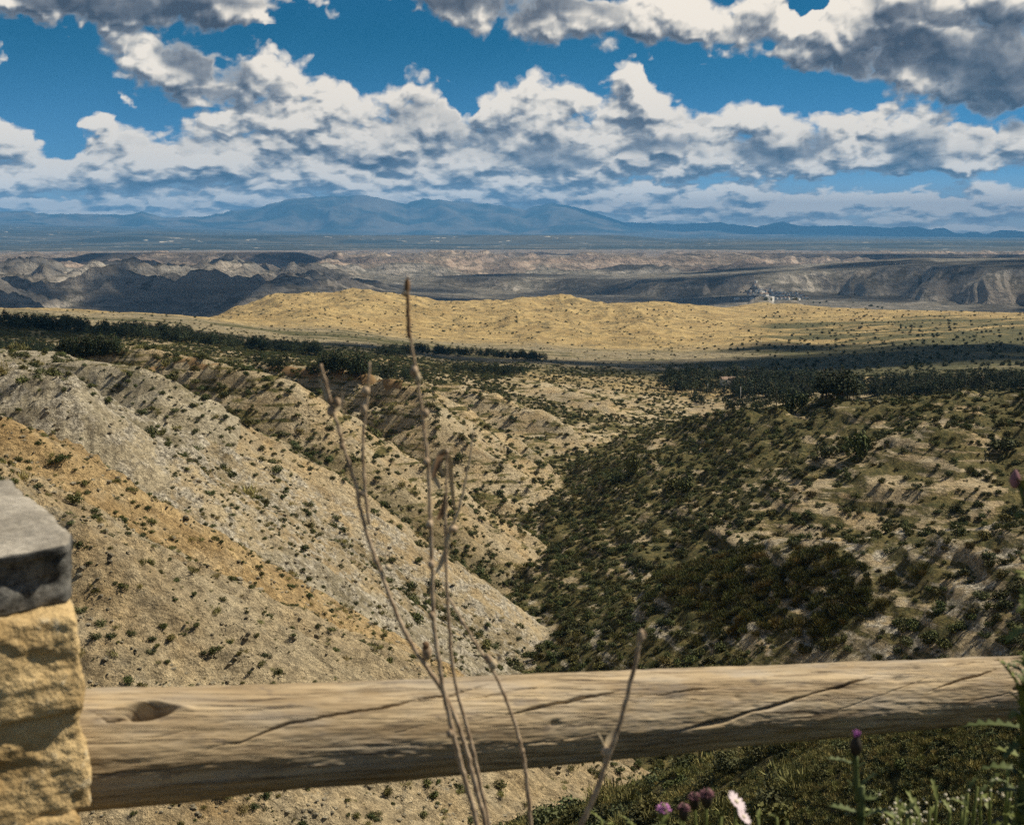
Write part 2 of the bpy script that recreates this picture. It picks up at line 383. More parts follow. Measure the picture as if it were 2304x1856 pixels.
def height(x, y):
    """terrain height, and masks that say what lies there"""
    x = np.asarray(x, float); y = np.asarray(y, float)
    r = np.hypot(x, y); az = np.arctan2(x, y); px = px_of(az)
    z = np.zeros(x.shape); gold = np.zeros(x.shape); veg = np.zeros(x.shape); white = np.zeros(x.shape); hol = np.zeros(x.shape)
    # ---- near canyon
    m = r < 950
    if m.any():
        X, Y, RR, PX_ = x[m], y[m], r[m], px[m]
        wx = 3.4 * fbm(X / 42, Y / 42, 3, seed=3); wy = 3.4 * fbm(X / 42, Y / 42, 3, seed=9)
        fade = sstep(RR, 25, 110)
        amp = np.clip(RR / 420, .12, 1); XX, YY = X + wx * fade * amp, Y + wy * fade * amp
        side = {}
        best = np.full(X.shape, -1e9)
        for nme, (pts, k, w) in SPURS.items():
            t = tent(XX, YY, pts, k, w); side[nme] = t
            best = smax(best, t, 1.6)
        lsx = np.maximum.reduce([side[k] for k in SPURS if k[0] == 's']); rsx = np.maximum.reduce([side[k] for k in SPURS if k[0] == 'r'])
        lm = sstep(lsx - rsx, -4, 4)
        qx, qy = X + 6 * fbm(X / 50, Y / 50, 2, seed=18), Y + 4 * fbm(X / 50, Y / 50, 2, seed=19)
        gully = ridged(qx / 110, qy / 20, 4, .55, seed=21) * lm + ridged(X / 34, Y / 34, 4, .5, seed=24) * (1 - lm)
        rill = ridged(qx / 34, qy / 5.5, 3, .55, seed=31) * lm + .5 * (1 - lm)
        best = best + fade * ((6.5 + 4 * lm * sstep(RR, 240, 380)) * np.clip(amp, .3, 1) * (gully - .55) + 1.5 * (rill - .5) + .7 * fbm(X / 9, Y / 9, 3, seed=40) + lm * 1.1 * (ridged(qx / 11, qy / 2.0, 3, .6, seed=44) - .5) * (1 - .6 * sstep(RR, 200, 500)) + (.40 * fbm(X / 3.2, Y / 3.2, 3, .6, seed=46)) * (1 - sstep(RR, 150, 320)))
        # valley floor and thalweg
        fl = np.full(X.shape, 1e9)
        for a, b in zip(FLOOR[:-1], FLOOR[1:]):
            dx, dy = b[0] - a[0], b[1] - a[1]
            t = np.clip(((X - a[0]) * dx + (Y - a[1]) * dy) / (dx * dx + dy * dy), 0, 1)
            d = np.hypot(X - a[0] - t * dx, Y - a[1] - t * dy)
            f = a[2] + t * (b[2] - a[2]) + .16 * np.maximum(d - 4, 0)
            fl = np.minimum(fl, f)
        best = smax(best, np.minimum(fl, -66), 2.5)
        pl = table(PX_, RR) + fade * (2.2 * fbm(X / 60, Y / 60, 3, seed=50) + 1.0 * fbm(X / 14, Y / 14, 3, seed=53))
        n = -smax(-best, -pl, 3.0)
        far = sstep(RR, 640, 900)
        n = n * (1 - far) + pl * far
        # terracettes on the right-hand slopes
        right = np.maximum(side['r1'], side['r1b']) > np.maximum.reduce([side[k] for k in SPURS if k[0] == 's']) 
        tz = n + .8 * fbm(X / 25, Y / 25, 2, seed=61)
        n = n + right * fade * .9 * (np.abs(((tz / 3.0) % 1) - .5) * 2 - .5)
        # the bank the viewpoint stands on
        s = (X - A0[0]) * N0[0] + (Y - A0[1]) * N0[1]
        bank = -1.5 - np.maximum(s - .30, 0) * (1.0) + .04 * fbm(X * 2, Y * 2, 3, seed=70) - 20 * (s > 60)
        n = np.where(RR < 30, np.maximum(bank, np.where(s > 2, n, -99)), smax(bank, n, 1.0))
        z[m] = n
        gold[m] = np.where((side['s1'] > best - 9) & (side['s1'] >= side['s2b'] - 1) & (side['s1'] > side['s0']), 1.0, 0.0) * (1 - right)
        gold[m] = np.maximum(gold[m], .5 * (side['s0'] >= side['s1']))
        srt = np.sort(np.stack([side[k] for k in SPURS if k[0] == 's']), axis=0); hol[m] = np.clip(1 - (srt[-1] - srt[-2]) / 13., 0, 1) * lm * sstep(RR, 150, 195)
        rs = np.maximum.reduce([side['r1'], side['r1b'], side['r2'], side['r3']]); ls = np.maximum.reduce([side[k] for k in SPURS if k[0] == 's'])
        veg[m] = np.clip(sstep(rs - ls, -3, 6) * (.80 - .26 * sstep(PX_, 1560, 1800)) + sstep(5 - (n - fl), 0, 5) * .5, 0, 1)
        veg[m] = np.maximum(veg[m], .22 * lm * sstep(RR, 250, 330))
        veg[m] = np.maximum(veg[m], 1.0 * (side['r1'] > best - 2.5) * (RR < 480) * (PX_ > 1500))
        veg[m] = np.maximum(veg[m], (side['r3'] > best - 1.5) * (side['r3'] > side['r2']) * 1.0)
        white[m] = ((side['r2'] > side['r1']) & (side['r2'] > side['r3'])) * 1.0
    # ---- plateau, gold hills, orchards
    m = (r >= 900) & (r < 4200)
    if m.any():
        X, Y, RR, PX_ = x[m], y[m], r[m], px[m]
        t = table(PX_, RR)
        t = t + 2.2 * fbm(X / 60, Y / 60, 3, seed=50) * (1 - sstep(RR, 900, 1300)) + 1.0 * fbm(X / 14, Y / 14, 3, seed=53) * (1 - sstep(RR, 900, 1300))
        a = sstep(RR, 900, 1400)
        hills = sstep(RR, 1500, 1900) * (1 - sstep(RR, 2700, 3100))
        t = t + a * (4 * fbm(X / 240, Y / 240, 4, seed=80) + 1.2 * fbm(X / 30, Y / 30, 3, seed=85))
        gl = ridged(X / 260 + .4 * gnoise(X / 400, Y / 400, 87), Y / 420, 5, .52, seed=88)
        t = t + hills * (27 * (gl - .5)) * (1 - .85 * sstep(PX_, 1420, 1680))
        z[m] = t
        gold[m] = np.maximum(sstep(RR, 1350, 1650) * .75, .2)
        veg[m] = .35 * (1 - sstep(RR, 1300, 1700)) + .52 * sstep(PX_, 1560, 1820) * (1 - sstep(RR, 2100, 2500))
    # ---- badlands 2.8 - 7 km
    m = (r >= 2700) & (r < 7600)
    if m.any():
        X, Y, RR, PX_ = x[m], y[m], r[m], px[m]
        left = 1 - sstep(PX_, 600, 1000)
        fl = interp(PX_, [(-900, -216), (400, -216), (900, -245), (1150, -262), (1500, -258), (1750, -232), (2304, -228), (3300, -224)])
        wx = 180 * fbm(X / 900, Y / 900, 3, seed=100); wy = 180 * fbm(X / 900, Y / 900, 3, seed=107)
        rd = ridged((X + wx) / 850, (Y + wy) / 850, 6, .52, seed=110, sharp=1.15)
        rd = np.clip((rd - .28) / .5, 0, 1.15)
        fr_ = ridged((X + .5 * wx) / 210, (Y + .5 * wy) / 210, 4, .55, seed=116)
        lz = fl + left * (84 * rd + 58 * (fr_ - .55) * np.clip(rd * 3, 0, 1)) * sstep(RR, 3000, 3500)
        # mesa cliffs with spurs and gullies
        edge = interp(PX_, MESA_EDGE); tz = interp(PX_, MESA_TOP)
        along = az[m] * 4700
        gu = ridged((along + 60 * gnoise(along / 200, RR / 400, 120)) / 210, RR / 900, 4, .55, seed=122)
        gu2 = fbm(along / 700, RR / 1500, 2, seed=128)
        s = RR - edge + 330 * (gu - .62) + 220 * gu2
        prof = np.clip(s / 330, -.35, 1)
        prof = np.where(prof > 0, prof ** .8, .25 * (prof + .35) / .35 * .35 - .03)
        mz = fl + (tz - fl) * np.clip(prof, 0, 1) + 2.5 * fbm(X / 90, Y / 90, 3, seed=130) + 8 * fbm(X / 600, Y / 600, 2, seed=133) * sstep(s, 200, 500)
        back = sstep(RR, 6100, 7300)
        mz = mz * (1 - back) + back * -262.
        bz = np.where(left > 0, np.maximum(lz, mz * 1.0 - left * 40), mz)
        k = sstep(RR, 2750, 3250) 
        z[m] = np.where(RR < 4200, z[m] * (1 - k) + k * bz, bz)
        gold[m] = gold[m] * (1 - sstep(RR, 2900, 3100))
    # ---- the knoll under the village
    m = (r >= 2500) & (r < 3700)
    if m.any():
        kn = np.maximum(66 * np.exp(-((px[m] - 1702) / 46) ** 2), 50 * np.exp(-((px[m] - 1765) / 60) ** 2)) * np.exp(-((r[m] - 3080) / 190) ** 2)
        z[m] = z[m] + kn * (1 + .15 * fbm(x[m] / 40, y[m] / 40, 2, seed=137)); gold[m] = gold[m] * (1 - np.clip(kn / 30, 0, 1))
    # ---- far badlands 6.5 - 14 km
    m = (r >= 6300) & (r < 15000)
    if m.any():
        X, Y, RR, PX_ = x[m], y[m], r[m], px[m]
        wx = 260 * fbm(X / 1500, Y / 1500, 3, seed=140); wy = 260 * fbm(X / 1500, Y / 1500, 3, seed=147)
        rd = ridged((X + wx) / 1250, (Y + wy) / 1250, 6, .55, seed=150, sharp=1.1)
        rd = np.clip((rd - .25) / .5, 0, 1.25)
        amp = 85 * (1 - .5 * sstep(RR, 9000, 13000)) + 26 * np.clip(fbm(X / 4000, Y / 4000, 2, seed=156), -1, 1)
        b = -268 + 24 * sstep(RR, 9000, 13000) + amp * rd
        def mesa(p0, p1, d0, top_row, seed, fall=.35):
            tzz = zrow(top_row, d0)
            inx = sstep(PX_, p0 - 60, p0 + 90) * (1 - sstep(PX_, p1 - 90, p1 + 60))
            s_ = (1 - np.abs(RR - d0 - 350 * fbm(X / 2200, Y / 2200, 3, seed=seed)) / 750.)
            g_ = ridged(X / 420, Y / 420, 4, .55, seed=seed + 4)
            k_ = np.clip(s_ * 1.6 + .7 * (g_ - .6), 0, 1) ** .85
            return -260 + (tzz + 260) * k_ * inx
        b = np.maximum(b, mesa(150, 760, 8600, 568, 160))
        b = np.maximum(b, mesa(1680, 2420, 9200, 570, 166))
        b = np.maximum(b, mesa(-300, 160, 9800, 566, 172) - 12)
        fr = sstep(RR, 6300, 7400)
        z[m] = np.where(RR < 7600, np.maximum(z[m] * (1 - fr) + -262 * fr, np.where(RR > 6300, b, -999) * 1.0 - 60 * (1 - fr)), b)
        gold[m] = .35
    # ---- plain, table lands, mountains
    m = r >= 12500
    if m.any():
        X, Y, RR, PX_ = x[m], y[m], r[m], px[m]
        rows = np.interp(RR, [q[0] for q in PIED], [q[1] for q in PIED])
        rows = rows - interp(PX_, [(-900, 16), (0, 14), (500, 8), (900, 0), (2304, 0), (3300, 0)]) * sstep(RR, 20000, 34000)
        low_ = interp(PX_, [(-900, 0), (0, 1), (450, 6), (900, 12), (2304, 14), (3300, 14)])
        rows = rows + low_ * sstep(RR, 19000, 30000)
        zz = zrow(rows, RR) + 7 * fbm(X / 2600, Y / 2600, 4, seed=180) * 1.0
        def table_land(p0, p1, d0, row, depth, seed):
            tz_ = zrow(row, d0)
            inx = sstep(PX_, p0 - 120, p0 + 60) * (1 - sstep(PX_, p1 - 60, p1 + 120))
            s_ = (RR - d0 + 700 * fbm(X / 3000, Y / 3000, 3, seed=seed)) / 900
            k_ = np.clip(s_, 0, 1) * (1 - np.clip((RR - d0 - depth) / 2000, 0, 1))
            return np.where(inx * k_ > 0.001, zz * (1 - inx * k_) + np.maximum(tz_, zz) * inx * k_, zz)
        zz = np.maximum(zz, table_land(250, 1420, 19500, 531, 5000, 190))
        zz = np.maximum(zz, table_land(1500, 2600, 17500, 546, 3500, 197))
        zz = np.maximum(zz, table_land(-500, 420, 24000, 521, 5000, 203))
        crest_d = 47000.
        crest = zrow(interp(PX_ + 6 * gnoise(PX_ / 18, RR * 0, 210), PEAKS) + 2.0 * gnoise(PX_ / 17, RR * 0, 217) + .8 * gnoise(PX_ / 8, RR * 0, 219), crest_d)
        foot = zrow(515 + low_, 41000)
        gl = ridged(X / 3200 + .5 * gnoise(X / 5000, Y / 5000, 216), Y / 5200, 5, .5, seed=220)
        s_ = np.clip((RR - 39500) / (crest_d - 39500), 0, 1.0) 
        rel = np.clip(s_ + .55 * (gl - .6) * np.sin(np.pi * s_), 0, 1)
        mt = foot + (crest - foot) * rel ** 1.15
        low = 60 + 70 * ridged(X / 2600, Y / 2600, 4, .5, seed=230)     # foothills in front
        mt = np.maximum(mt, zz)
        bk = np.clip((RR - crest_d) / 6000, 0, 1)
        mt = np.where(RR > crest_d, np.maximum(crest * (1 - bk) + foot * bk, foot), mt)
        k = sstep(RR, 12500, 14500)
        z[m] = np.where(RR < 15000, z[m] * (1 - k) + k * zz, np.where(RR > 38500, mt, zz))
    return z, gold, veg, white, hol

def spaced(a, b, step): return list(np.exp(np.arange(math.log(a), math.log(b), step)))
ZONES = [("viewpoint_ground", 0.35, 26, .055), ("canyon_hillside", 26, 760, .0055), ("plateau_terrain", 760, 2900, .0062), ("badlands_terrain", 2900, 7000, .0030),
         ("far_badlands_terrain", 7000, 14500, .0045), ("plain_terrain", 14500, 38500, .010), ("mountains", 38500, 62000, .006)]
dense = np.radians(np.linspace(-27.5, 27.5, 640))
coarse = np.radians(np.linspace(27.5, 332.5, 46))[1:-1]
AZS = np.concatenate([dense, coarse])
def make_terrain(name, r0, r1, step, mat):
    rs = np.array(spaced(r0, r1, step) + [r1])
    if len(rs) > 2 and rs[-1] / rs[-2] < 1 + step * .3: rs = np.delete(rs, -2)
    A, RR = np.meshgrid(AZS, rs)
    x, y = RR * np.sin(A), RR * np.cos(A)
    z, gold, veg, white, hol = height(x.ravel(), y.ravel())
    nr, na = RR.shape
    co = np.stack([x.ravel(), y.ravel(), z], 1)
    i = np.arange(nr * na).reshape(nr, na); j = np.roll(i, -1, 1)
    quads = np.stack([i[:-1], i[1:], j[1:], j[:-1]], -1).reshape(-1, 4)
    # orient upwards: az grows clockwise, r outwards
    quads = quads[:, ::1]
    if name == "viewpoint_ground":
        co = np.vstack([co, [[0, 0, -1.5]]]); c = len(co) - 1
    me = bpy.data.meshes.new(name)
    nq = len(quads)
    tris = np.zeros((0, 3), int)
    if name == "viewpoint_ground":
        tris = np.stack([np.full(na, c), i[0], j[0]], 1)
    loops = np.concatenate([quads.ravel(), tris.ravel()]).astype(np.int32)
    me.vertices.add(len(co)); me.vertices.foreach_set("co", co.astype(np.float32).ravel())
    me.loops.add(len(loops)); me.loops.foreach_set("vertex_index", loops)
    starts = np.concatenate([np.arange(nq) * 4, nq * 4 + np.arange(len(tris)) * 3]).astype(np.int32)
    me.polygons.add(len(starts)); me.polygons.foreach_set("loop_start", starts)
    me.polygons.foreach_set("use_smooth", np.ones(len(starts), bool))
    me.update(calc_edges=True)
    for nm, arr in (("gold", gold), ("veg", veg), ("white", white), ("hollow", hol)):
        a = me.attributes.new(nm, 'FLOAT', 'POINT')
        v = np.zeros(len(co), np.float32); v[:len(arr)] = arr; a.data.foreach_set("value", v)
    me.materials.append(mat)
    o = bpy.data.objects.new(name, me); COL.objects.link(o); o["kind"] = "structure"
    return o

def new_mat(name):
    m = bpy.data.materials.new(name); m.use_nodes = True; m.node_tree.nodes.clear()
    n = NT(m.node_tree)
    b = n.n.new('ShaderNodeBsdfPrincipled'); out = n.n.new('ShaderNodeOutputMaterial')
    n.l.new(b.outputs[0], out.inputs[0])
    n.b = b; b.inputs['Roughness'].default_value = .9; b.inputs['Specular IOR Level'].default_value = .2
    return m, n
def pos(n): return n.n.new('ShaderNodeNewGeometry').outputs['Position']

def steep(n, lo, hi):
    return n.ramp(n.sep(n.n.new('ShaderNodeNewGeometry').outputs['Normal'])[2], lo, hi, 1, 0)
def mat_near():
    m, n = new_mat("marl_slope")
    p = pos(n); gold, veg, white, hol = n.attr("gold"), n.attr("veg"), n.attr("white"), n.attr("hollow")
    big = n.noise(p, .035, 5, .6); mid = n.noise(p, .22, 5, .62); fine = n.noise(p, 1.6, 6, .7)
    gold = n.ramp(n.add(gold, n.mul(n.sub(n.noise(p, .12, 6, .7), .5), 1.3)), .1, .9)
    along = n.noise(n.vm('MULTIPLY', p, (.035, .28, .12)), 1.0, 6, .68)      # beds that run down the spurs
    grey = n.mix(n.ramp(along, .35, .65), (.27, .232, .158), (.45, .40, .29))
    grey = n.mix(n.mul(n.ramp(mid, .50, .68), .55), grey, (.20, .17, .10))
    gol = n.mix(n.ramp(along, .35, .65), (.34, .235, .11), (.50, .37, .19))
    gol = n.mix(n.mul(n.ramp(mid, .52, .7), .6), gol, (.52, .42, .26))
    c = n.mix(gold, grey, gol)
    c = n.mix(n.mul(n.ramp(big, .48, .65), .55), c, (.47, .395, .26))
    c = n.mix(n.mul(n.mul(hol, n.ramp(n.add(mid, n.mul(hol, .25)), .42, .7)), .85), c, (.105, .088, .042))  # gully shade and scrub cover, painted dark into the soil along hollows
    grass = n.mix(n.ramp(n.noise(p, .5, 5, .65), .35, .65), (.062, .064, .020), (.165, .135, .050))
    terr = n.noise(n.vm('MULTIPLY', p, (.075, .075, .72)), 1.0, 4, .62)
    vm = n.ramp(n.add(n.mul(veg, .75), n.add(n.mul(n.sub(n.noise(p, .16, 6, .68), .5), 1.1), n.mul(n.sub(terr, .5), 3.4))), .22, .56)
    vm = n.mul(vm, n.ramp(veg, .02, .2))
    pale = n.mix(n.ramp(fine, .35, .65), (.25, .225, .175), (.50, .455, .36))
    c = n.mix(n.mul(white, n.ramp(n.noise(p, .3, 5, .7), .45, .6)), c, pale)
    c = n.mix(vm, c, grass)
    # small dry tufts, seedlings and stones
    def dots(sc, r, col, am, c, seed, cover):
        q = n.vm('ADD', p, (seed * 3.1, seed * 1.7, 0))
        d = n.add(n.voro(q, sc, detail=1), n.mul(n.sub(fine, .5), .25))
        k = n.mul(n.ramp(d, r * .75, r * 1.25, 1, 0), n.ramp(n.noise(q, .14, 4, .65), *cover))
        return n.mix(n.mul(k, am), c, col)
    c = dots(1.15, .26, (.05, .048, .022), .85, c, 1, (.40, .58))
    c = dots(.62, .22, (.085, .082, .03), .85, c, 2, (.45, .60))
    c = dots(2.3, .30, (.11, .085, .04), .7, c, 3, (.38, .55))
    c = dots(1.7, .22, (.58, .51, .37), .6, c, 4, (.45, .6))
    fine2 = n.noise(p, 8.0, 5, .7)
    speck = n.mul(n.ramp(fine, .36, .64, .66, 1.28), n.ramp(fine2, .36, .64, .72, 1.26))
    c = n.mix(1.0, c, n.comb(speck, speck, speck), 'MULTIPLY')
    n.set(n.b.inputs['Base Color'], c)
    h = n.add(n.add(n.mul(n.noise(p, .55, 8, .70), 1.6), n.add(n.mul(fine, .6), n.mul(fine2, .12))), n.mul(along, 1.0))
    n.set(n.b.inputs['Normal'], n.bump(h, .95, 1.0))
    return m
def mat_plateau():
    m, n = new_mat("plateau_soil")
    p = pos(n); gold, veg = n.attr("gold"), n.attr("veg")
    mid = n.noise(p, .022, 6, .62); fine = n.noise(p, .14, 6, .68)
    pf = n.vm('MULTIPLY', p, (.45, 1.3, 1.0))                    # fields lie across the view
    fld = n.noise(pf, .012, 4, .55, dist=.6)
    grey = n.mix(n.ramp(fine, .35, .65), (.13, .115, .07), (.33, .29, .20))
    gol = n.mix(n.ramp(mid, .35, .68), (.36, .24, .085), (.64, .46, .185))
    gol = n.mix(n.mul(n.ramp(n.noise(p, .05, 6, .72), .46, .62), .75), gol, (.15, .12, .05))
    c = n.mix(gold, grey, gol)
    grass = n.mix(n.ramp(fine, .3, .7), (.05, .055, .022), (.145, .13, .055))
    c = n.mix(n.mul(n.ramp(n.add(veg, n.mul(n.sub(fld, .5), 2.2)), .25, .65), n.ramp(veg, .0, .25)), c, grass)
    n.set(n.b.inputs['Base Color'], c)
    h = n.add(n.add(n.mul(fine, 4.5), n.mul(n.noise(p, .045, 6, .7), 12)), n.mul(n.noise(p, .6, 5, .7), .8))
    n.set(n.b.inputs['Normal'], n.bump(h, .8, 1.2))
    return m
def mat_bad(name, sc, a, b, c3, c4):
    m, n = new_mat(name)
    p = pos(n)
    mid = n.noise(p, .004 * sc, 6, .6); fine = n.noise(p, .02 * sc, 7, .68)
    z = n.sep(p)[2]
    strata = n.noise(n.comb(n.mul(mid, 3.0), 0.0, n.mul(z, .07)), 1.0, 4, .7)
    c = n.mix(n.ramp(strata, .35, .65), a, b)
    c = n.mix(n.ramp(mid, .46, .66), c, c3)
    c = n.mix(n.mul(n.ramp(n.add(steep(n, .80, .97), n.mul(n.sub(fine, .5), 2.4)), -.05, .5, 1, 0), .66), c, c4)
    n.set(n.b.inputs['Base Color'], c)
    n.set(n.b.inputs['Normal'], n.bump(n.add(n.mul(fine, 22), n.mul(mid, 40)), 1.0, 2.0 / sc))
    return m
def mat_plain():
    m, n = new_mat("plain_fields")
    p = pos(n)
    f = n.noise(n.vm('MULTIPLY', p, (.5, 1.0, 1)), .0011, 7, .62); g2 = n.noise(p, .004, 6, .6)
    c = n.mix(n.ramp(f, .42, .6), (.025, .035, .03), (.095, .09, .065))
    c = n.mix(n.ramp(g2, .62, .70), c, (.60, .52, .40))
    n.set(n.b.inputs['Base Color'], c)
    return m
def mat_mount():
    m, n = new_mat("mountain_rock")
    p = pos(n)
    f = n.noise(p, .0006, 7, .6)
    c = n.mix(n.ramp(f, .4, .6), (.025, .036, .03), (.15, .135, .11))
    n.set(n.b.inputs['Base Color'], c)
    return m
MN = mat_near()
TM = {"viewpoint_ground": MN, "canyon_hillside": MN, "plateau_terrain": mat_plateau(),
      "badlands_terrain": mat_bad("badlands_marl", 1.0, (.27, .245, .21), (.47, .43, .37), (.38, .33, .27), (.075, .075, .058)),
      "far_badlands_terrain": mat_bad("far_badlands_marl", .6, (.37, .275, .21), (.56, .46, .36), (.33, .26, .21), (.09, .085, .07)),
      "plain_terrain": mat_plain(), "mountains": mat_mount()}
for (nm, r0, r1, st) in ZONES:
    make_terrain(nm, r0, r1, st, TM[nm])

# ------------------------------------------------------------------ haze: one closed box of even, pale air
hm = bpy.data.materials.new("haze_air"); hm.use_nodes = True; hm.node_tree.nodes.clear()
hv = hm.node_tree.nodes.new('ShaderNodeVolumePrincipled'); ho = hm.node_tree.nodes.new('ShaderNodeOutputMaterial')
hm.node_tree.links.new(hv.outputs[0], ho.inputs['Volume'])
for k_ in ('Density Attribute','Temperature Attribute','Color Attribute'):
    if k_ in hv.inputs: hv.inputs[k_].default_value = ''
hv.inputs['Density'].default_value = 2.7e-5
hm.cycles.homogeneous_volume = True
hv.inputs['Color'].default_value = (.155, .50, 1.0, 1)
bm = bmesh.new()
bmesh.ops.create_cube(bm, size=1.0)
hme = bpy.data.meshes.new("haze"); bm.to_mesh(hme); bm.free()
hz = bpy.data.objects.new("haze", hme); COL.objects.link(hz)
hz.scale = (130000, 130000, 1900); hz.location = (0, 0, 1450 - 950)
hme.materials.append(hm); hz["kind"] = "stuff"

# ------------------------------------------------------------------ helpers for things
rnd = random.Random(11)
nr = np.random.RandomState(5)
def tag(o, label=None, cat=None, group=None, kind=None):
    if label: o["label"] = label
    if cat: o["category"] = cat
    if group: o["group"] = group
    if kind: o["kind"] = kind
    return o
def mesh_obj(name, verts, faces, mat, parent=None, smooth=True, attrs=None):
    me = bpy.data.meshes.new(name)
    verts = np.asarray(verts, np.float32)
    if isinstance(faces, np.ndarray) and faces.ndim == 2:
        me.vertices.add(len(verts)); me.vertices.foreach_set("co", verts.ravel())
        k = faces.shape[1]
        me.loops.add(faces.size); me.loops.foreach_set("vertex_index", faces.astype(np.int32).ravel())
        me.polygons.add(len(faces)); me.polygons.foreach_set("loop_start", (np.arange(len(faces)) * k).astype(np.int32))
        me.update(calc_edges=True)
    else:
        me.from_pydata(verts.tolist(), [], [list(f) for f in faces])
    me.polygons.foreach_set("use_smooth", np.full(len(me.polygons), smooth, bool))
    if attrs:
        for k, v in attrs.items():
            v = np.asarray(v, np.float32)
            if v.ndim == 2:
                a = me.attributes.new(k, 'FLOAT_VECTOR', 'POINT'); a.data.foreach_set("vector", v.ravel())
            else:
                a = me.attributes.new(k, 'FLOAT', 'POINT'); a.data.foreach_set("value", v)
    if mat: me.materials.append(mat)
    o = bpy.data.objects.new(name, me)
    COL.objects.link(o)
    if parent: o.parent = parent
    return o
def empty(name, loc):
    o = bpy.data.objects.new(name, None); COL.objects.link(o); o.location = loc
    o.empty_display_size = .1
    return o
def child(o, parent):
    """make o a part of parent, keeping it where it stands"""
    o.parent = parent; o.matrix_parent_inverse = Matrix.Translation(-parent.location)
    return o
def tube_geo(pts, radii, sides=8, jitter=0.0):
    pts = np.asarray(pts, float); n = len(pts)
    vs, fs = [], []
    up = np.array([.31, .95, .05])
    for i in range(n):
        t = pts[min(i + 1, n - 1)] - pts[max(i - 1, 0)]; t /= np.linalg.norm(t) + 1e-9
        a = np.cross(t, up); a /= np.linalg.norm(a) + 1e-9; b = np.cross(t, a)
        for k in range(sides):
            th = 2 * math.pi * k / sides
            rr = radii[i] * (1 + jitter * rnd.uniform(-1, 1))
            vs.append(pts[i] + rr * (math.cos(th) * a + math.sin(th) * b))
    for i in range(n - 1):
        for k in range(sides):
            k2 = (k + 1) % sides
            fs.append((i * sides + k, i * sides + k2, (i + 1) * sides + k2, (i + 1) * sides + k))
    fs.append(tuple(range(sides))[::-1]); fs.append(tuple((n - 1) * sides + k for k in range(sides)))
    return vs, fs
def join_geo(parts):
    V, Fc = [], []
    for v, f in parts:
        o = len(V); V.extend(list(map(tuple, v))); Fc.extend([tuple(i + o for i in q) for q in f])
    return V, Fc
def smooth_line(pts, sub=6):
    """Catmull-Rom through the points"""
    pts = [np.asarray(p, float) for p in pts]
    q = [2 * pts[0] - pts[1]] + pts + [2 * pts[-1] - pts[-2]]
    out = []
    for i in range(1, len(q) - 2):
        for k in range(sub):
            t = k / sub
            out.append(.5 * ((2 * q[i]) + (-q[i - 1] + q[i + 1]) * t + (2 * q[i - 1] - 5 * q[i] + 4 * q[i + 1] - q[i + 2]) * t * t + (-q[i - 1] + 3 * q[i] - 3 * q[i + 1] + q[i + 2]) * t ** 3))
    out.append(pts[-1]); return out

# ------------------------------------------------------------------ picking points on the ground and what can be seen from the viewpoint
def pick(px, row, r0=40., r1=5000., n=700):
    """ground points seen at photograph pixels"""
    px = np.atleast_1d(np.asarray(px, float)); row = np.atleast_1d(np.asarray(row, float))
    dx, dy, dz = ray(px, row); h = np.hypot(dx, dy)
    rs = np.exp(np.linspace(math.log(r0), math.log(r1), n))
    X = (dx / h)[:, None] * rs; Y = (dy / h)[:, None] * rs; Z = (dz / h)[:, None] * rs
    g = height(X.ravel(), Y.ravel())[0].reshape(X.shape)
    hit = g >= Z
    idx = np.where(hit.any(1), hit.argmax(1), n - 1)
    k = np.arange(len(px))
    return np.stack([X[k, idx], Y[k, idx], g[k, idx]], 1), hit.any(1)
_vaz = np.radians(np.linspace(-27, 27, 360)); _vr = np.exp(np.linspace(math.log(30), math.log(4000), 700))
_A, _Rr = np.meshgrid(_vaz, _vr)
_zz = height((_Rr * np.sin(_A)).ravel(), (_Rr * np.cos(_A)).ravel())[0].reshape(_A.shape)
_hor = np.maximum.accumulate(_zz / _Rr, axis=0)
def visible(x, y, z, lift=1.0, slack=.004):
    r = np.hypot(x, y); a = np.arctan2(x, y)
    i = np.clip(((np.log(r) - math.log(30)) / (math.log(4000) - math.log(30)) * 699).astype(int) - 2, 0, 699)
    j = np.clip(np.round((a - _vaz[0]) / (_vaz[1] - _vaz[0])).astype(int), 0, 359)
    return (z + lift) / r > _hor[i, j] - slack
def project(x, y, z):
    d = y * cp - z * sp; u = x / d; v = (y * sp + z * cp) / d
    return CX + F * u, CY - F * v

# ------------------------------------------------------------------ plants: leaf-clump meshes
def mat_leaf(name, c1, c2, c3, rough=.8):
    m, n = new_mat(name)
    oi = n.n.new('ShaderNodeObjectInfo').outputs['Random']
    a = n.attr("tone")
    c = n.mix(a, c1, c2)
    c = n.mix(n.ramp(oi, .55, 1.0), c, c3)
    oj = n.m('FRACT', n.mul(oi, 7.31))
    v = n.mad(oj, .75, .62)
    c = n.mix(1.0, c, n.comb(n.mul(v, n.mad(n.m('FRACT', n.mul(oi, 17.7)), .22, .84)), v, n.mul(v, .95)), 'MULTIPLY')
    n.set(n.b.inputs['Base Color'], c)
    n.set(n.b.inputs['Roughness'], rough)
    return m
M_SHRUB = mat_leaf("scrub_leaf", (.036, .046, .016), (.105, .110, .036), (.12, .10, .034))
M_OLIVE = mat_leaf("grey_green_leaf", (.048, .056, .026), (.125, .13, .058), (.11, .105, .045))
M_BROWN = mat_leaf("brown_scrub_leaf", (.046, .050, .016), (.115, .110, .032), (.12, .088, .028))
M_PINE = mat_leaf("pine_needle", (.018, .026, .013), (.055, .066, .027), (.04, .05, .022))
M_DRY = mat_leaf("dry_tuft", (.15, .13, .045), (.33, .28, .115), (.17, .165, .06))
m_, n_ = new_mat("bark"); n_.set(n_.b.inputs['Base Color'], n_.mix(n_.noise(pos(n_), 3, 4), (.07, .05, .035), (.16, .12, .085))); M_BARK = m_

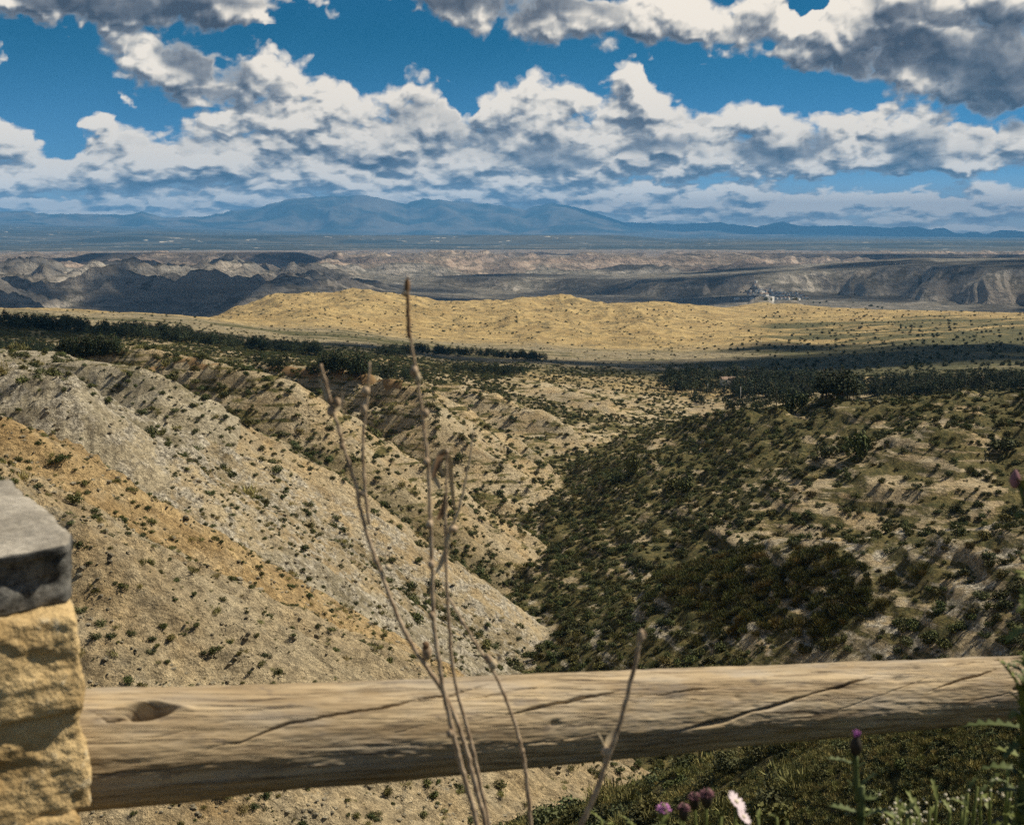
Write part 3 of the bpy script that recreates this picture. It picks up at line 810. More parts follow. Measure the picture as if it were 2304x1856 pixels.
def leaf_cloud(n, centres, size, seed, squash=1.0, blade=False):
    """small faces spread through a crown made of several clumps (centre, radius)"""
    r = np.random.RandomState(seed)
    w = np.array([c[1] ** 2 for c in centres]); w = w / w.sum()
    k = r.choice(len(centres), n, p=w)
    C = np.array([c[0] for c in centres], float)[k]; Rd = np.array([c[1] for c in centres])[k]
    d = r.normal(size=(n, 3)); d /= np.linalg.norm(d, axis=1)[:, None]
    rad = Rd * (r.rand(n) ** .28) * (1 + .16 * r.normal(size=n))
    p = C + d * rad[:, None] * np.array([1, 1, squash])
    nrm = d + r.normal(size=(n, 3)) * .65; nrm /= np.linalg.norm(nrm, axis=1)[:, None]
    t = np.cross(nrm, r.normal(size=(n, 3))); t /= np.linalg.norm(t, axis=1)[:, None]
    if blade: t = d * .7 + np.array([0, 0, 1.0]) + r.normal(size=(n, 3)) * .35; t /= np.linalg.norm(t, axis=1)[:, None]
    b = np.cross(nrm, t); b /= np.linalg.norm(b, axis=1)[:, None] + 1e-9
    s = size * (.6 + .8 * r.rand(n))[:, None]; ln = s * (2.6 if blade else 1.25); wd = s * (.30 if blade else .8)
    V = np.stack([p - t * ln, p + b * wd, p + t * ln, p - b * wd], 1).reshape(-1, 3)
    Fq = np.arange(n * 4).reshape(n, 4)
    tone = np.repeat(r.rand(n), 4)
    return V, Fq, tone
def clumps(seed, n, spread, rad, z0, h):
    r = np.random.RandomState(seed)
    out = []
    for i in range(n):
        a = r.rand() * 6.283; q = spread * math.sqrt(r.rand())
        out.append(((q * math.cos(a), q * math.sin(a), z0 + h * r.rand() * (1 - .5 * q / max(spread, .01))), rad * (.65 + .6 * r.rand())))
    return out
def proto_shrub(seed, mat, n=420, size=.075, flat=.75, blade=False):
    cl = clumps(seed, 9, .62, .42, .18, .62 * flat)
    V, Fq, tone = leaf_cloud(n, cl, size, seed, .85, blade)
    V[:, 2] = np.maximum(V[:, 2], -.05)
    me = bpy.data.meshes.new("shrub")
    o = mesh_obj("shrub", V, Fq, mat, smooth=False, attrs={"tone": tone})
    COL.objects.unlink(o); return o
def proto_pine(seed, n=520, conical=.5):
    """unit height 1; crown on a bare lower trunk"""
    r = np.random.RandomState(seed)
    cl = []
    for i in range(13):
        t = i / 12.; z = .26 + .66 * t
        w = (.25 * (1 - t) ** .6 + .05) * (1 + .25 * r.normal())
        for q in range(2 if t < .75 else 1):
            a = r.rand() * 6.283
            cl.append(((w * .75 * math.cos(a), w * .75 * math.sin(a), z + .03 * r.normal()), max(.05, w * .62)))
    V, Fq, tone = leaf_cloud(n, cl, .026, seed, .75)
    crown = mesh_obj("crown", V, Fq, M_PINE, smooth=False, attrs={"tone": tone}); COL.objects.unlink(crown)
    v, f = tube_geo([(0, 0, -.06), (.006, .004, .2), (-.004, .008, .5), (0, 0, .9)], [.019, .016, .011, .003], 6)
    trunk = mesh_obj("trunk", v, f, M_BARK); COL.objects.unlink(trunk)
    return crown, trunk
SHR_DARK = [proto_shrub(100 + i, M_SHRUB) for i in range(5)]
SHR_OLIVE = [proto_shrub(120 + i, M_OLIVE) for i in range(3)]
SHR_BROWN = [proto_shrub(140 + i, M_BROWN, blade=True, n=520) for i in range(3)]
SHR_DRY = [proto_shrub(160 + i, M_DRY, n=160, blade=True, size=.10, flat=.9) for i in range(3)]
PINES = [proto_pine(200 + i) for i in range(5)]

def stuff_scatter(name, protos, pts, rot, scale, label=None):
    """one object: points that carry copies of the given plants"""
    if len(pts) == 0: return None
    col = bpy.data.collections.new(name + "_plants")
    for p in protos: col.objects.link(p if p.users_collection == () else p)
    o = mesh_obj(name, pts, np.zeros((0, 3), int), None, attrs={"turn": rot, "size": scale, "pickone": np.arange(len(pts)) % len(protos)})
    t = bpy.data.node_groups.new(name, 'GeometryNodeTree')
    t.interface.new_socket("Geometry", in_out='INPUT', socket_type='NodeSocketGeometry')
    t.interface.new_socket("Geometry", in_out='OUTPUT', socket_type='NodeSocketGeometry')
    N = t.nodes; L = t.links
    gi = N.new('NodeGroupInput'); go = N.new('NodeGroupOutput')
    ip = N.new('GeometryNodeInstanceOnPoints'); ci = N.new('GeometryNodeCollectionInfo')
    ci.inputs['Collection'].default_value = col; ci.inputs['Separate Children'].default_value = True; ci.inputs['Reset Children'].default_value = True
    mp = N.new('GeometryNodeMeshToPoints')
    L.new(gi.outputs[0], mp.inputs[0]); L.new(mp.outputs[0], ip.inputs['Points'])
    L.new(ci.outputs[0], ip.inputs['Instance']); ip.inputs['Pick Instance'].default_value = True
    def na(nm, ty):
        a = N.new('GeometryNodeInputNamedAttribute'); a.data_type = ty; a.inputs[0].default_value = nm; return a.outputs[0]
    fi = N.new('FunctionNodeFloatToInt'); L.new(na("pickone", 'FLOAT'), fi.inputs[0]); L.new(fi.outputs[0], ip.inputs['Instance Index'])
    cx = N.new('ShaderNodeCombineXYZ'); L.new(na("turn", 'FLOAT'), cx.inputs[2]); L.new(cx.outputs[0], ip.inputs['Rotation'])
    L.new(na("size", 'FLOAT'), ip.inputs['Scale'])
    L.new(ip.outputs[0], go.inputs[0])
    md = o.modifiers.new("plants", 'NODES'); md.node_group = t
    o["kind"] = "stuff"
    return o

# ------------------------------------------------------------------ scrub over the canyon
N_TRY = 150000
az_ = np.radians(nr.uniform(-25, 25, N_TRY)); r_ = np.sqrt(nr.uniform(34 ** 2, 1000 ** 2, N_TRY))
# more tries close by, where single plants show
az_ = np.concatenate([az_, np.radians(nr.uniform(-25, 25, 60000))]); r_ = np.concatenate([r_, np.exp(nr.uniform(math.log(38), math.log(420), 60000))])
dens_try = np.concatenate([np.full(N_TRY, 1.0), np.full(60000, 1.0)])
sx, sy = r_ * np.sin(az_), r_ * np.cos(az_)
sz, sgold, sveg, swhite, shol = height(sx, sy)
vis = visible(sx, sy, sz, 1.2, .01)
cl_n = fbm(sx / 26, sy / 26, 3, seed=401); cl_b = fbm(sx / 90, sy / 90, 2, seed=404)
contour = np.abs(((sz + .8 * fbm(sx / 25, sy / 25, 2, seed=61)) / 2.6 % 1) - .5) * 2          # rows along the terracettes
is_right = sveg > .45
# target plants per square metre
want = np.where(is_right, np.where(np.arctan2(sx, sy) < .19, .42, .20) + .20 * cl_n, .11 + .13 * cl_n + .06 * cl_b + .30 * np.clip(shol, 0, 1) * (r_ > 150))
want = np.where(~is_right & (r_ > 255) & (r_ < 620), want + .13, want)
want = np.where(is_right & (swhite < .5), want * (.35 + 1.2 * contour), want)
want = np.where((sgold > .4) & ~is_right & (r_ < 200), 1.05 + .9 * cl_n, want)
want = np.where(r_ > 480, want * .55, want)
px_s, row_s = project(sx, sy, sz)
thick = (ell(px_s / 1000., (520 - row_s) / 1000., *(0, 0, 1, 1)) * 0 + np.hypot((px_s - 1770) / 270., (row_s - 1330) / 95.)) < 1.0 + .3 * cl_n
thick &= swhite > .5
want = np.where(thick, .55, want)
near_bank = (r_ < 95) & is_right
want = np.where(near_bank, np.where(px_s < 1800, .55 + .3 * cl_n, .30 + .3 * cl_n), want)
# density of tries per square metre
tot_a = N_TRY / (math.radians(50) / 2 * (1000 ** 2 - 34 ** 2))
try_d = tot_a + np.where((r_ > 38) & (r_ < 420), 60000 / (math.radians(50) * math.log(420 / 38)) / np.maximum(r_, 1) ** 2, 0)
keep = vis & (nr.rand(len(sx)) < np.clip(want, 0, 1) / try_d)
size = np.where(is_right, .30 + 1.25 * nr.rand(len(sx)) ** 1.7, (.14 + .75 * nr.rand(len(sx)) ** 2.4) * (1 + .5 * (r_ > 190)) * np.where(nr.rand(len(sx)) < .08, 1.7, 1.0))
size = np.where((sgold > .4) & ~is_right & (r_ < 200), (.10 + .52 * nr.rand(len(sx)) ** 3.0) * np.where(nr.rand(len(sx)) < .03, 1.6, 1), size)
size = np.where(thick, nr.uniform(.8, 1.7, len(sx)), size)
size = np.where(near_bank, nr.uniform(.25, .7, len(sx)) * np.where(px_s < 1800, 1.7, .8), size)
size = np.where((r_ > 330) & ~is_right, size * 1.25, size)
sx, sy, sz, size, is_right, thick, near_bank, sgold, swhite, r_ = [a[keep] for a in (sx, sy, sz, size, is_right, thick, near_bank, sgold, swhite, r_)]
px_s, row_s = px_s[keep], row_s[keep]
kindsel = np.where((sgold > .4) & ~is_right & (r_ < 200), nr.choice([0, 1, 3], len(sx), p=[.4, .25, .35]), np.where(thick, 2, np.where(near_bank, nr.choice([0, 1, 3, 3], len(sx)), np.where(is_right, nr.choice([0, 0, 1, 2], len(sx), p=[.4, .25, .2, .15]), nr.choice([0, 1, 3], len(sx), p=[.62, .23, .15])))))
FAM = [SHR_DARK, SHR_OLIVE, SHR_BROWN, SHR_DRY]
turn = nr.uniform(0, 6.283, len(sx))
big = size / r_
inframe = (px_s > 10) & (px_s < 2290) & (row_s > 700) & (row_s < 1850) & visible(sx, sy, sz, .2, 0.0)
order = np.argsort(-np.where(inframe, big, 0))[:270]
single = np.zeros(len(sx), bool); single[order] = True
def shrub_label(i):
    if thick[i]: return ("brown-green bush of the hillside thicket", "bushes of the dense right-hand thicket")
    if near_bank[i]: return ("low bush on the bank below the rail", "bushes on the bank below the rail")
    if is_right[i] and swhite[i] > .5: return ("green bush on the pale right-hand spur", "bushes on the pale right-hand spur")
    if is_right[i]: return ("dark bush on the terraced hillside", "bushes on the terraced right-hand hillside")
    if sgold[i] > .6: return ("small shrub on the golden slope", "shrubs on the golden slope")
    return ("small shrub on the grey left slopes", "shrubs on the pale grey slopes")
def place_words(px, row, pool_px, pool_row):
    fx = np.mean(np.asarray(pool_px) < px); fy = np.mean(np.asarray(pool_row) < row)
    w = ["at the far left of them", "left of their middle", "about their middle", "right of their middle", "at the far right of them"][min(4, int(fx * 5))]
    return w + [", highest up", ", midway up", ", lowest down"][min(2, int(fy * 3))]
_lab = [shrub_label(i) for i in order]
for j, i in enumerate(order):
    p = FAM[kindsel[i]][i % len(FAM[kindsel[i]])]
    o = p.copy(); o.name = "shrub"; COL.objects.link(o)
    o.location = (sx[i], sy[i], sz[i]); o.rotation_euler = (0, 0, turn[i]); o.scale = (size[i],) * 3
    lb, gp = _lab[j]
    pool = [order[q] for q in range(len(order)) if _lab[q][1] == gp]
    tag(o, lb + ", " + place_words(px_s[i], row_s[i], px_s[pool], row_s[pool]), "shrub", gp, "thing")
rest = ~single
for k, nm in enumerate(["dark_scrub", "grey_green_scrub", "brown_scrub", "dry_grass_tufts"]):
    q = rest & (kindsel == k)
    stuff_scatter(nm, FAM[k], np.stack([sx[q], sy[q], sz[q]], 1), turn[q], size[q])
# loose pale stones lying on the left slopes
def proto_stone(seed):
    b = bmesh.new(); bmesh.ops.create_icosphere(b, subdivisions=1, radius=1.0)
    r = random.Random(seed); v = [(x.co * (1 + r.uniform(-.25, .25))) for x in b.verts]; f = [[q.index for q in x.verts] for x in b.faces]; b.free()
    o = mesh_obj("rock", [(q.x, q.y * .8, q.z * .55) for q in v], f, MN, smooth=False); COL.objects.unlink(o); return o
ROCKS = [proto_stone(i) for i in range(4)]
qa = np.radians(nr.uniform(-25, 3, 26000)); qr = np.exp(nr.uniform(math.log(55), math.log(300), 26000))
qx_, qy_ = qr * np.sin(qa), qr * np.cos(qa)
qz_, g1, gv_, g2, g3 = height(qx_, qy_)
qk = visible(qx_, qy_, qz_, .3, .01) & (gv_ < .4) & (fbm(qx_ / 7, qy_ / 7, 3, seed=470) > .0)
stuff_scatter("loose_stones", ROCKS, np.stack([qx_[qk], qy_[qk], qz_[qk]], 1), nr.uniform(0, 6, int(qk.sum())), (.05 + .30 * nr.rand(int(qk.sum())) ** 3) * np.clip(qr[qk] / 110, .7, 1.6))
# bushes that stand out one by one
def lone_shrub(px, row, wpx, fam, label, sq=1.0, r0=60):
    (p,), ok = pick([px], [row], r0=r0)
    rr = math.hypot(p[0], p[1]); s = wpx / F * rr / 2 / .85
    o = FAM[fam][rnd.randrange(3)].copy(); o.name = "bush"; COL.objects.link(o)
    o.location = p; o.rotation_euler = (0, 0, rnd.uniform(0, 6)); o.scale = (s, s, s * sq)
    tag(o, label, "bush", None, "thing"); return o
lone_shrub(140, 1052, 32, 0, "small dark round bush alone high on the golden slope, upper of two")
lone_shrub(167, 1134, 42, 0, "dark round bush on the golden slope just right of the stone cap")
lone_shrub(342, 1192, 26, 0, "small green bush on the golden slope below its ridge line")
lone_shrub(1790, 925, 62, 0, "large dark bush on the crest of the right hillside, below the forest", 1.5)
lone_shrub(1925, 1030, 66, 0, "tallest dark bush in the middle of the terraced right hillside", 1.7)
lone_shrub(1865, 1030, 48, 1, "grey-green bush beside the tallest bush on the terraced hillside", 1.4)
lone_shrub(2265, 1020, 70, 0, "broad low dark bush near the right edge of the terraced hillside", .7)
lone_shrub(1425, 1070, 50, 0, "tall dark bush on the shadowed ridge edge above the gully", 1.9)
lone_shrub(1380, 1085, 42, 1, "rounded bush on the ridge edge above the gully, left of a taller one", 1.2)
lone_shrub(1510, 1110, 52, 0, "dark bush at the head of the terraced hillside, right of the gully", 1.3)
lone_shrub(1540, 1105, 40, 0, "narrow dark bush beside another at the head of the terraced hillside", 1.8)

# dense dry grass on the bank right below the viewpoint
ga = np.radians(nr.uniform(-2, 25, 60000)); gr = np.exp(nr.uniform(math.log(26), math.log(92), 60000))
gx, gy = gr * np.sin(ga), gr * np.cos(ga)
gz, g1, gveg, g2, g3 = height(gx, gy)
gk = visible(gx, gy, gz, .5, .02) & (gveg > .45) & (fbm(gx / 5, gy / 5, 3, seed=460) > -.55)
stuff_scatter("bank_grass", SHR_DRY + SHR_OLIVE[:1], np.stack([gx[gk], gy[gk], gz[gk]], 1), nr.uniform(0, 6, int(gk.sum())), nr.uniform(.10, .30, int(gk.sum())))

# ------------------------------------------------------------------ pine forest and tree belts
def along(pl, n, jit):
    pl = np.array(pl, float); t = np.sort(nr.rand(n)) * (len(pl) - 1); i = np.minimum(t.astype(int), len(pl) - 2); f = (t - i)[:, None]
    q = pl[i] * (1 - f) + pl[i + 1] * f
    q[:, 1] += nr.uniform(-1, 1, n) * jit
    return q
PINE_GROUPS = [
    # polyline of foot points in the photograph, count, half depth in rows, tree heights, label
    ([(1490, 872), (1560, 880), (1640, 890), (1700, 893)], 46, 10, (8, 13), "dark pine at the forest's open left end", "pines of the forest on the flat"),
    ([(1500, 850), (1700, 862), (1900, 868)], 110, 9, (7, 12), "dark pine at the forest's open left end", "pines of the forest on the flat"),
    ([(1650, 885), (1800, 892), (1950, 888), (2120, 882), (2330, 872)], 240, 13, (7, 11), "pine in the dense right-hand forest", "pines of the dense right-hand forest"),
    ([(1720, 862), (1950, 870), (2330, 862)], 170, 8, (6, 9), "pine in the dense right-hand forest", "pines of the dense right-hand forest"),
    ([(-40, 732), (90, 734), (230, 750), (330, 758), (430, 765)], 260, 8, (6, 10), "pine in the upper left belt", "pines of the upper left tree belt"),
    ([(370, 768), (560, 783), (640, 790), (720, 800)], 130, 4, (6, 10), "pine in the thin left belt", "pines of the thin left tree belt"),
    ([(-40, 785), (60, 792), (150, 803), (260, 806)], 150, 11, (3.5, 6), "pine in the lower left clump", "pines of the lower left clump"),
    ([(560, 822), (620, 832), (660, 832)], 14, 4, (4, 6), "tree in the small rim clump", "trees of the small clump on the rim"),
    ([(725, 842), (800, 846), (870, 852), (935, 856)], 44, 4, (6, 10), "slender tree in the rim row", "trees in the row along the rim"),
    ([(850, 800), (960, 795), (1100, 802), (1230, 812)], 220, 6, (6, 9), "tree in the golden hill's grove", "trees of the grove before the golden hill"),
    ([(1010, 838), (1100, 840), (1190, 846)], 60, 4, (5, 8), "tree in the short hedge", "trees of the short hedge on the flat"),
    ([(1560, 905), (1650, 925), (1760, 915)], 22, 10, (5, 8), "rounded tree at the forest's foot", "trees at the foot of the forest"),
]
pines = []
for (pl, n, jit, (h0, h1), lb, gp) in PINE_GROUPS:
    q = along(pl, n, jit)
    p, ok = pick(q[:, 0], q[:, 1], r0=380, r1=3000, n=420)
    for k in range(n):
        if ok[k]: pines.append((p[k], rnd.uniform(h0, h1), lb, gp, q[k][0]))
pines.sort(key=lambda a: -(a[1] / math.hypot(a[0][0], a[0][1])) * (1 if 0 < a[4] < 2304 else 0))
_ppx = {}
for (p, h, lb, gp, q) in pines[:260]: _ppx.setdefault(gp, []).append((q, project(*p)[1]))
for k, (p, h, lb, gp, q) in enumerate(pines[:260]):
    c, t = PINES[k % 5]
    e = empty("pine_tree", p); e.rotation_euler = (0, 0, rnd.uniform(0, 6)); w = rnd.uniform(.85, 1.35); e.scale = (h * w, h * w, h)
    for part in (c, t):
        o = part.copy(); COL.objects.link(o); o.parent = e
    pq = np.array(_ppx[gp]); tag(e, lb + ", " + place_words(q, project(*p)[1], pq[:, 0], pq[:, 1]), "pine tree", gp, "thing")
rp = pines[260:]
def whole_pine(c, t):
    V = [v.co[:] for v in c.data.vertices]; o = c.copy(); return o
stuff_scatter("pine_wood", [c for c, t in PINES], np.array([p[0] for p in rp]), nr.uniform(0, 6, len(rp)), np.array([p[1] for p in rp]))

# small trees dotted over the right-hand plain, and shrubs over the golden hill
q = np.stack([1500 + 830 * nr.rand(900) ** .7, nr.uniform(690, 838, 900)], 1)
q = q[(q[:, 1] < 700 + 140 * (q[:, 0] - 1300) / 500.) & (q[:, 0] > 1740 - (q[:, 1] - 700) * 1.2)]
p, ok = pick(q[:, 0], q[:, 1], r0=700, r1=3200, n=420)
cl_ = fbm(p[:, 0] / 160, p[:, 1] / 160, 2, seed=420)
sel = ok & (nr.rand(len(p)) < .55 + .6 * cl_)
p, q = p[sel], q[sel]
hh = nr.uniform(2.2, 5.0, len(p))
order = np.argsort(-hh / np.hypot(p[:, 0], p[:, 1]))
for i in order[:240]:
    o = SHR_DARK[i % 5].copy(); o.name = "small_tree"; COL.objects.link(o)
    o.location = p[i]; o.rotation_euler = (0, 0, rnd.uniform(0, 6)); s = hh[i] / 1.1; o.scale = (s * .62, s * .62, s)
    tag(o, "small tree on the dry plain, " + place_words(q[i][0], q[i][1], q[order[:240], 0], q[order[:240], 1]), "small tree", "small trees dotted on the right-hand plain", "thing")
stuff_scatter("distant_small_trees", SHR_DARK, p[order[240:]], nr.uniform(0, 6, len(order[240:])), hh[order[240:]] * .7)
q = np.stack([nr.uniform(-60, 2360, 5200), nr.uniform(655, 850, 5200)], 1)
p, ok = pick(q[:, 0], q[:, 1], r0=480, r1=3000, n=420)
cl_ = fbm(p[:, 0] / 120, p[:, 1] / 120, 3, seed=430)
sel = ok & (nr.rand(len(p)) < .5 + .8 * cl_)
p = p[sel]
sc_ = nr.uniform(.6, 2.0, len(p)) * (1 + .35 * (np.hypot(p[:, 0], p[:, 1]) > 1500))
stuff_scatter("hill_scrub", SHR_DARK + SHR_OLIVE, p, nr.uniform(0, 6, len(p)), sc_)

# ------------------------------------------------------------------ the track along the rim
tq = np.array([(250, 822), (400, 820), (560, 826), (700, 838), (820, 852), (905, 866)], float)
tq = np.array(smooth_line(tq, 10))
tp, ok = pick(tq[:, 0], tq[:, 1], r0=280, r1=1200, n=900)
rr = np.hypot(tp[:, 0], tp[:, 1]); 
ker = np.ones(7) / 7
rs_ = np.convolve(np.pad(rr, 3, mode='edge'), ker, 'valid')
aa = np.arctan2(tp[:, 0], tp[:, 1])
cpth = np.stack([rs_ * np.sin(aa), rs_ * np.cos(aa)], 1)
tv, tf = [], []
for i in range(len(cpth)):
    d = cpth[min(i + 1, len(cpth) - 1)] - cpth[max(i - 1, 0)]; d /= np.linalg.norm(d); nn = np.array([-d[1], d[0]])
    for k, w in enumerate((-2.2, -1.2, 0, 1.2, 2.2)):
        v = cpth[i] + nn * w
        tv.append((v[0], v[1], float(height(v[0:1], v[1:2])[0][0]) + (.25 if abs(w) < 2 else -.3)))
tf = [(i * 5 + k, (i + 1) * 5 + k, (i + 1) * 5 + k + 1, i * 5 + k + 1) for i in range(len(cpth) - 1) for k in range(4)]
m_, n_ = new_mat("track_earth"); n_.set(n_.b.inputs['Base Color'], n_.mix(n_.noise(pos(n_), .5, 5), (.16, .095, .045), (.26, .175, .08)))
mesh_obj("dirt_path", tv, tf, m_)["kind"] = "structure"

# ------------------------------------------------------------------ village on the knoll beyond the golden hill
m_, n_ = new_mat("whitewash"); n_.set(n_.b.inputs['Base Color'], n_.mix(n_.noise(pos(n_), .4, 4), (.62, .60, .55), (.80, .79, .75))); M_WHITE = m_
m_, n_ = new_mat("roof_tile"); n_.set(n_.b.inputs['Base Color'], n_.mix(n_.noise(pos(n_), .6, 4), (.18, .12, .09), (.34, .25, .19))); M_ROOF = m_
m_, n_ = new_mat("window_dark"); n_.set(n_.b.inputs['Base Color'], (.02, .022, .028)); M_DARK = m_
def box_geo(x0, x1, y0, y1, z0, z1):
    return ([(x0, y0, z0), (x1, y0, z0), (x1, y1, z0), (x0, y1, z0), (x0, y0, z1), (x1, y0, z1), (x1, y1, z1), (x0, y1, z1)],
            [(3, 2, 1, 0), (4, 5, 6, 7), (0, 1, 5, 4), (1, 2, 6, 5), (2, 3, 7, 6), (3, 0, 4, 7)])
def house(px, row, w, d, h, rot, label, group=None, r0=2000, r1=5200, name="house", flat=False, cat="house"):
    (p,), ok = pick([px], [row], r0=r0, r1=r1)
    e = empty(name, p); e.rotation_euler = (0, 0, rot)
    v, f = box_geo(-w / 2, w / 2, -d / 2, d / 2, -4, h)
    mesh_obj("wall", v, f, M_WHITE, e, smooth=False)
    if flat:
        v, f = box_geo(-w / 2 - .2, w / 2 + .2, -d / 2 - .2, d / 2 + .2, h + .003, h + .5)
    else:
        o_ = .5; rz = h + w * .16
        v = [(-w / 2 - o_, -d / 2 - o_, h + .01), (w / 2 + o_, -d / 2 - o_, h + .01), (w / 2 + o_, d / 2 + o_, h + .01), (-w / 2 - o_, d / 2 + o_, h + .01), (-w / 2 - o_, 0, rz), (w / 2 + o_, 0, rz)]
        f = [(0, 1, 5, 4), (2, 3, 4, 5), (0, 4, 3), (1, 2, 5), (3, 2, 1, 0)]
    mesh_obj("roof", v, f, M_ROOF if not flat else M_WHITE, e, smooth=False)
    for k in range(max(1, int(w / 4.5))):
        wx = -w / 2 + (k + .5) * w / max(1, int(w / 4.5))
        v, f = box_geo(wx - .5, wx + .5, -d / 2 - .05, -d / 2 + .1, h * .45, h * .45 + 1.3)
        mesh_obj("window", v, f, M_DARK, e, smooth=False)
    tag(e, label, cat, group, "thing"); return e
house(1701, 636, 9, 8, 7, .8, "small white building highest on the knoll above the village", flat=True)
house(1699, 645, 12, 8, 5, .7, "low white building just below the highest one on the knoll")
vg = random.Random(4)
for row, x0, x1, n, rown in ((657, 1685, 1740, 5, 'top row at left'), (661, 1735, 1795, 7, 'top row at right'), (664, 1680, 1720, 3, 'short row at left'), (667, 1712, 1760, 6, 'middle row'), (666, 1755, 1805, 6, 'right row'), (674, 1650, 1700, 3, 'lowest row at left'), (675, 1720, 1800, 8, 'lowest row'), (671, 1790, 1820, 3, 'right end')):
    for k in range(n):
        px = x0 + (x1 - x0) * (k + .5) / n + vg.uniform(-2, 2)
        house(px, row + vg.uniform(-1, 1), vg.uniform(9, 19), vg.uniform(8, 11), vg.uniform(5, 8), vg.uniform(.45, 1.15),
              "white village house, " + ["first", "second", "third", "fourth", "fifth", "sixth", "seventh", "eighth"][k] + " from left in the " + rown + " of the knoll", "white houses of the far village", flat=vg.random() < .4)
vt = np.array([(1667, 660), (1678, 656), (1690, 653), (1776, 668), (1785, 672), (1808, 668), (1814, 671), (1818, 675), (1614, 672), (1620, 671), (1830, 682), (1845, 683), (1860, 680), (1920, 682), (1960, 690), (1975, 692), (1985, 694), (1725, 676), (1735, 676), (1790, 676)] , float)
p, ok = pick(vt[:, 0], vt[:, 1], r0=1900, r1=5200, n=900)
for i in range(len(vt)):
    o = SHR_DARK[i % 5].copy(); o.name = "village_tree"; COL.objects.link(o)
    o.location = p[i]; s = rnd.uniform(5, 9); o.scale = (s, s, s * 1.1)
    tag(o, "dark round tree among or beside the far white village", "tree", "trees about the far village", "thing")
house(1638, 866, 9, 6, 4.0, .15, "small pale farm building among the pines at the forest edge", r0=500, r1=1500, name="farm_building", cat="farm building")
# two slim pale posts beside the forest
for k, (px, row, lb) in enumerate(((1592, 893, "pale slim post by the track at the forest's left end"), (1666, 902, "pale slim post standing against the dark forest"))):
    (pp,), ok = pick([px], [row], r0=450, r1=1500)
    v, f = tube_geo([(0, 0, -1), (0, 0, 4), (0, 0, 8.5)], [.16, .14, .10], 6)
    o = mesh_obj("utility_pole", v, f, M_WHITE); o.location = pp; tag(o, lb, "pole", None, "thing")

# ------------------------------------------------------------------ fair-weather clouds overhead (above the picture); their shade lies on the land
m_ = bpy.data.materials.new("cloud_white"); m_.use_nodes = True; m_.node_tree.nodes.clear()
n_ = NT(m_.node_tree)
df = n_.n.new('ShaderNodeBsdfDiffuse'); df.inputs[0].default_value = (.9, .9, .9, 1)
tr = n_.n.new('ShaderNodeBsdfTransparent'); mxs = n_.n.new('ShaderNodeMixShader'); mxs.inputs[0].default_value = .26
n_.l.new(tr.outputs[0], mxs.inputs[1]); n_.l.new(df.outputs[0], mxs.inputs[2])
n_.l.new(mxs.outputs[0], n_.n.new('ShaderNodeOutputMaterial').inputs[0]); M_CLOUD = m_
def ico(sub=2):
    b = bmesh.new(); bmesh.ops.create_icosphere(b, subdivisions=sub, radius=1.0)
    v = np.array([x.co[:] for x in b.verts]); f = np.array([[q.index for q in x.verts] for x in b.faces]); b.free(); return v, f
ICO2 = ico(2); ICO3 = ico(3)
def cloud(cells, z_base, seed):
    """cells: (px, distance, radius) of the shade on the ground; the cloud hangs on the sun's side of it"""
    r = np.random.RandomState(seed)
    V, Fc = [], []; off = 0
    v0, f0 = ICO2
    sd = np.array(SUN_DIR)
    for (px, d, rad) in cells:
        a = math.atan((px - CX) / F); gx, gy = d * math.sin(a), d * math.cos(a)
        gz = float(height(np.array([gx]), np.array([gy]))[0][0])
        for k in range(7):
            q = r.normal(size=2) * rad * .42
            rr = rad * r.uniform(.35, .62)
            t = (z_base - gz) / sd[2]
            c = np.array([gx + q[0] + sd[0] * t, gy + q[1] + sd[1] * t, z_base + rr * .25])
            n3 = 1 + .16 * fbm(v0[:, 0] * 2 + k + seed, v0[:, 1] * 2 + v0[:, 2] * 1.7, 3, seed=seed)
            p = v0 * n3[:, None] * rr * np.array([1, 1, .55]); p[:, 2] = np.maximum(p[:, 2], -rr * .18)
            V.append(p + c); Fc.append(f0 + off); off += len(v0)
    o = mesh_obj("cloud", np.concatenate(V), np.concatenate(Fc), M_CLOUD)
    o["kind"] = "stuff"; return o
CLOUDS = [
    ([(-250, 900, 130), (40, 880, 110), (300, 940, 110), (560, 1000, 100), (800, 1050, 110), (1030, 1100, 120), (1250, 1120, 130), (1500, 1080, 130), (1750, 1150, 160), (2000, 1250, 180), (2200, 1450, 120), (1850, 1500, 110), (2050, 1300, 130)], 1900, 2),
    ([(x, d, 390) for x in range(-400, 2801, 260) for d in (3400, 3950, 4600, 5300, 6000) if (x * 7 + d) % 11 > 2 and not (d == 3400 and 1050 < x < 2400) and not (d == 3950 and 1400 < x < 1950)], 2500, 3),
    ([(x, d, 620) for x, d in ((200, 8500), (500, 8900), (700, 8700), (1750, 9300), (2000, 9100), (2300, 9300), (1500, 7500), (2350, 7800), (1250, 11500))], 3300, 4),
]
for c_ in CLOUDS: cloud(*c_)

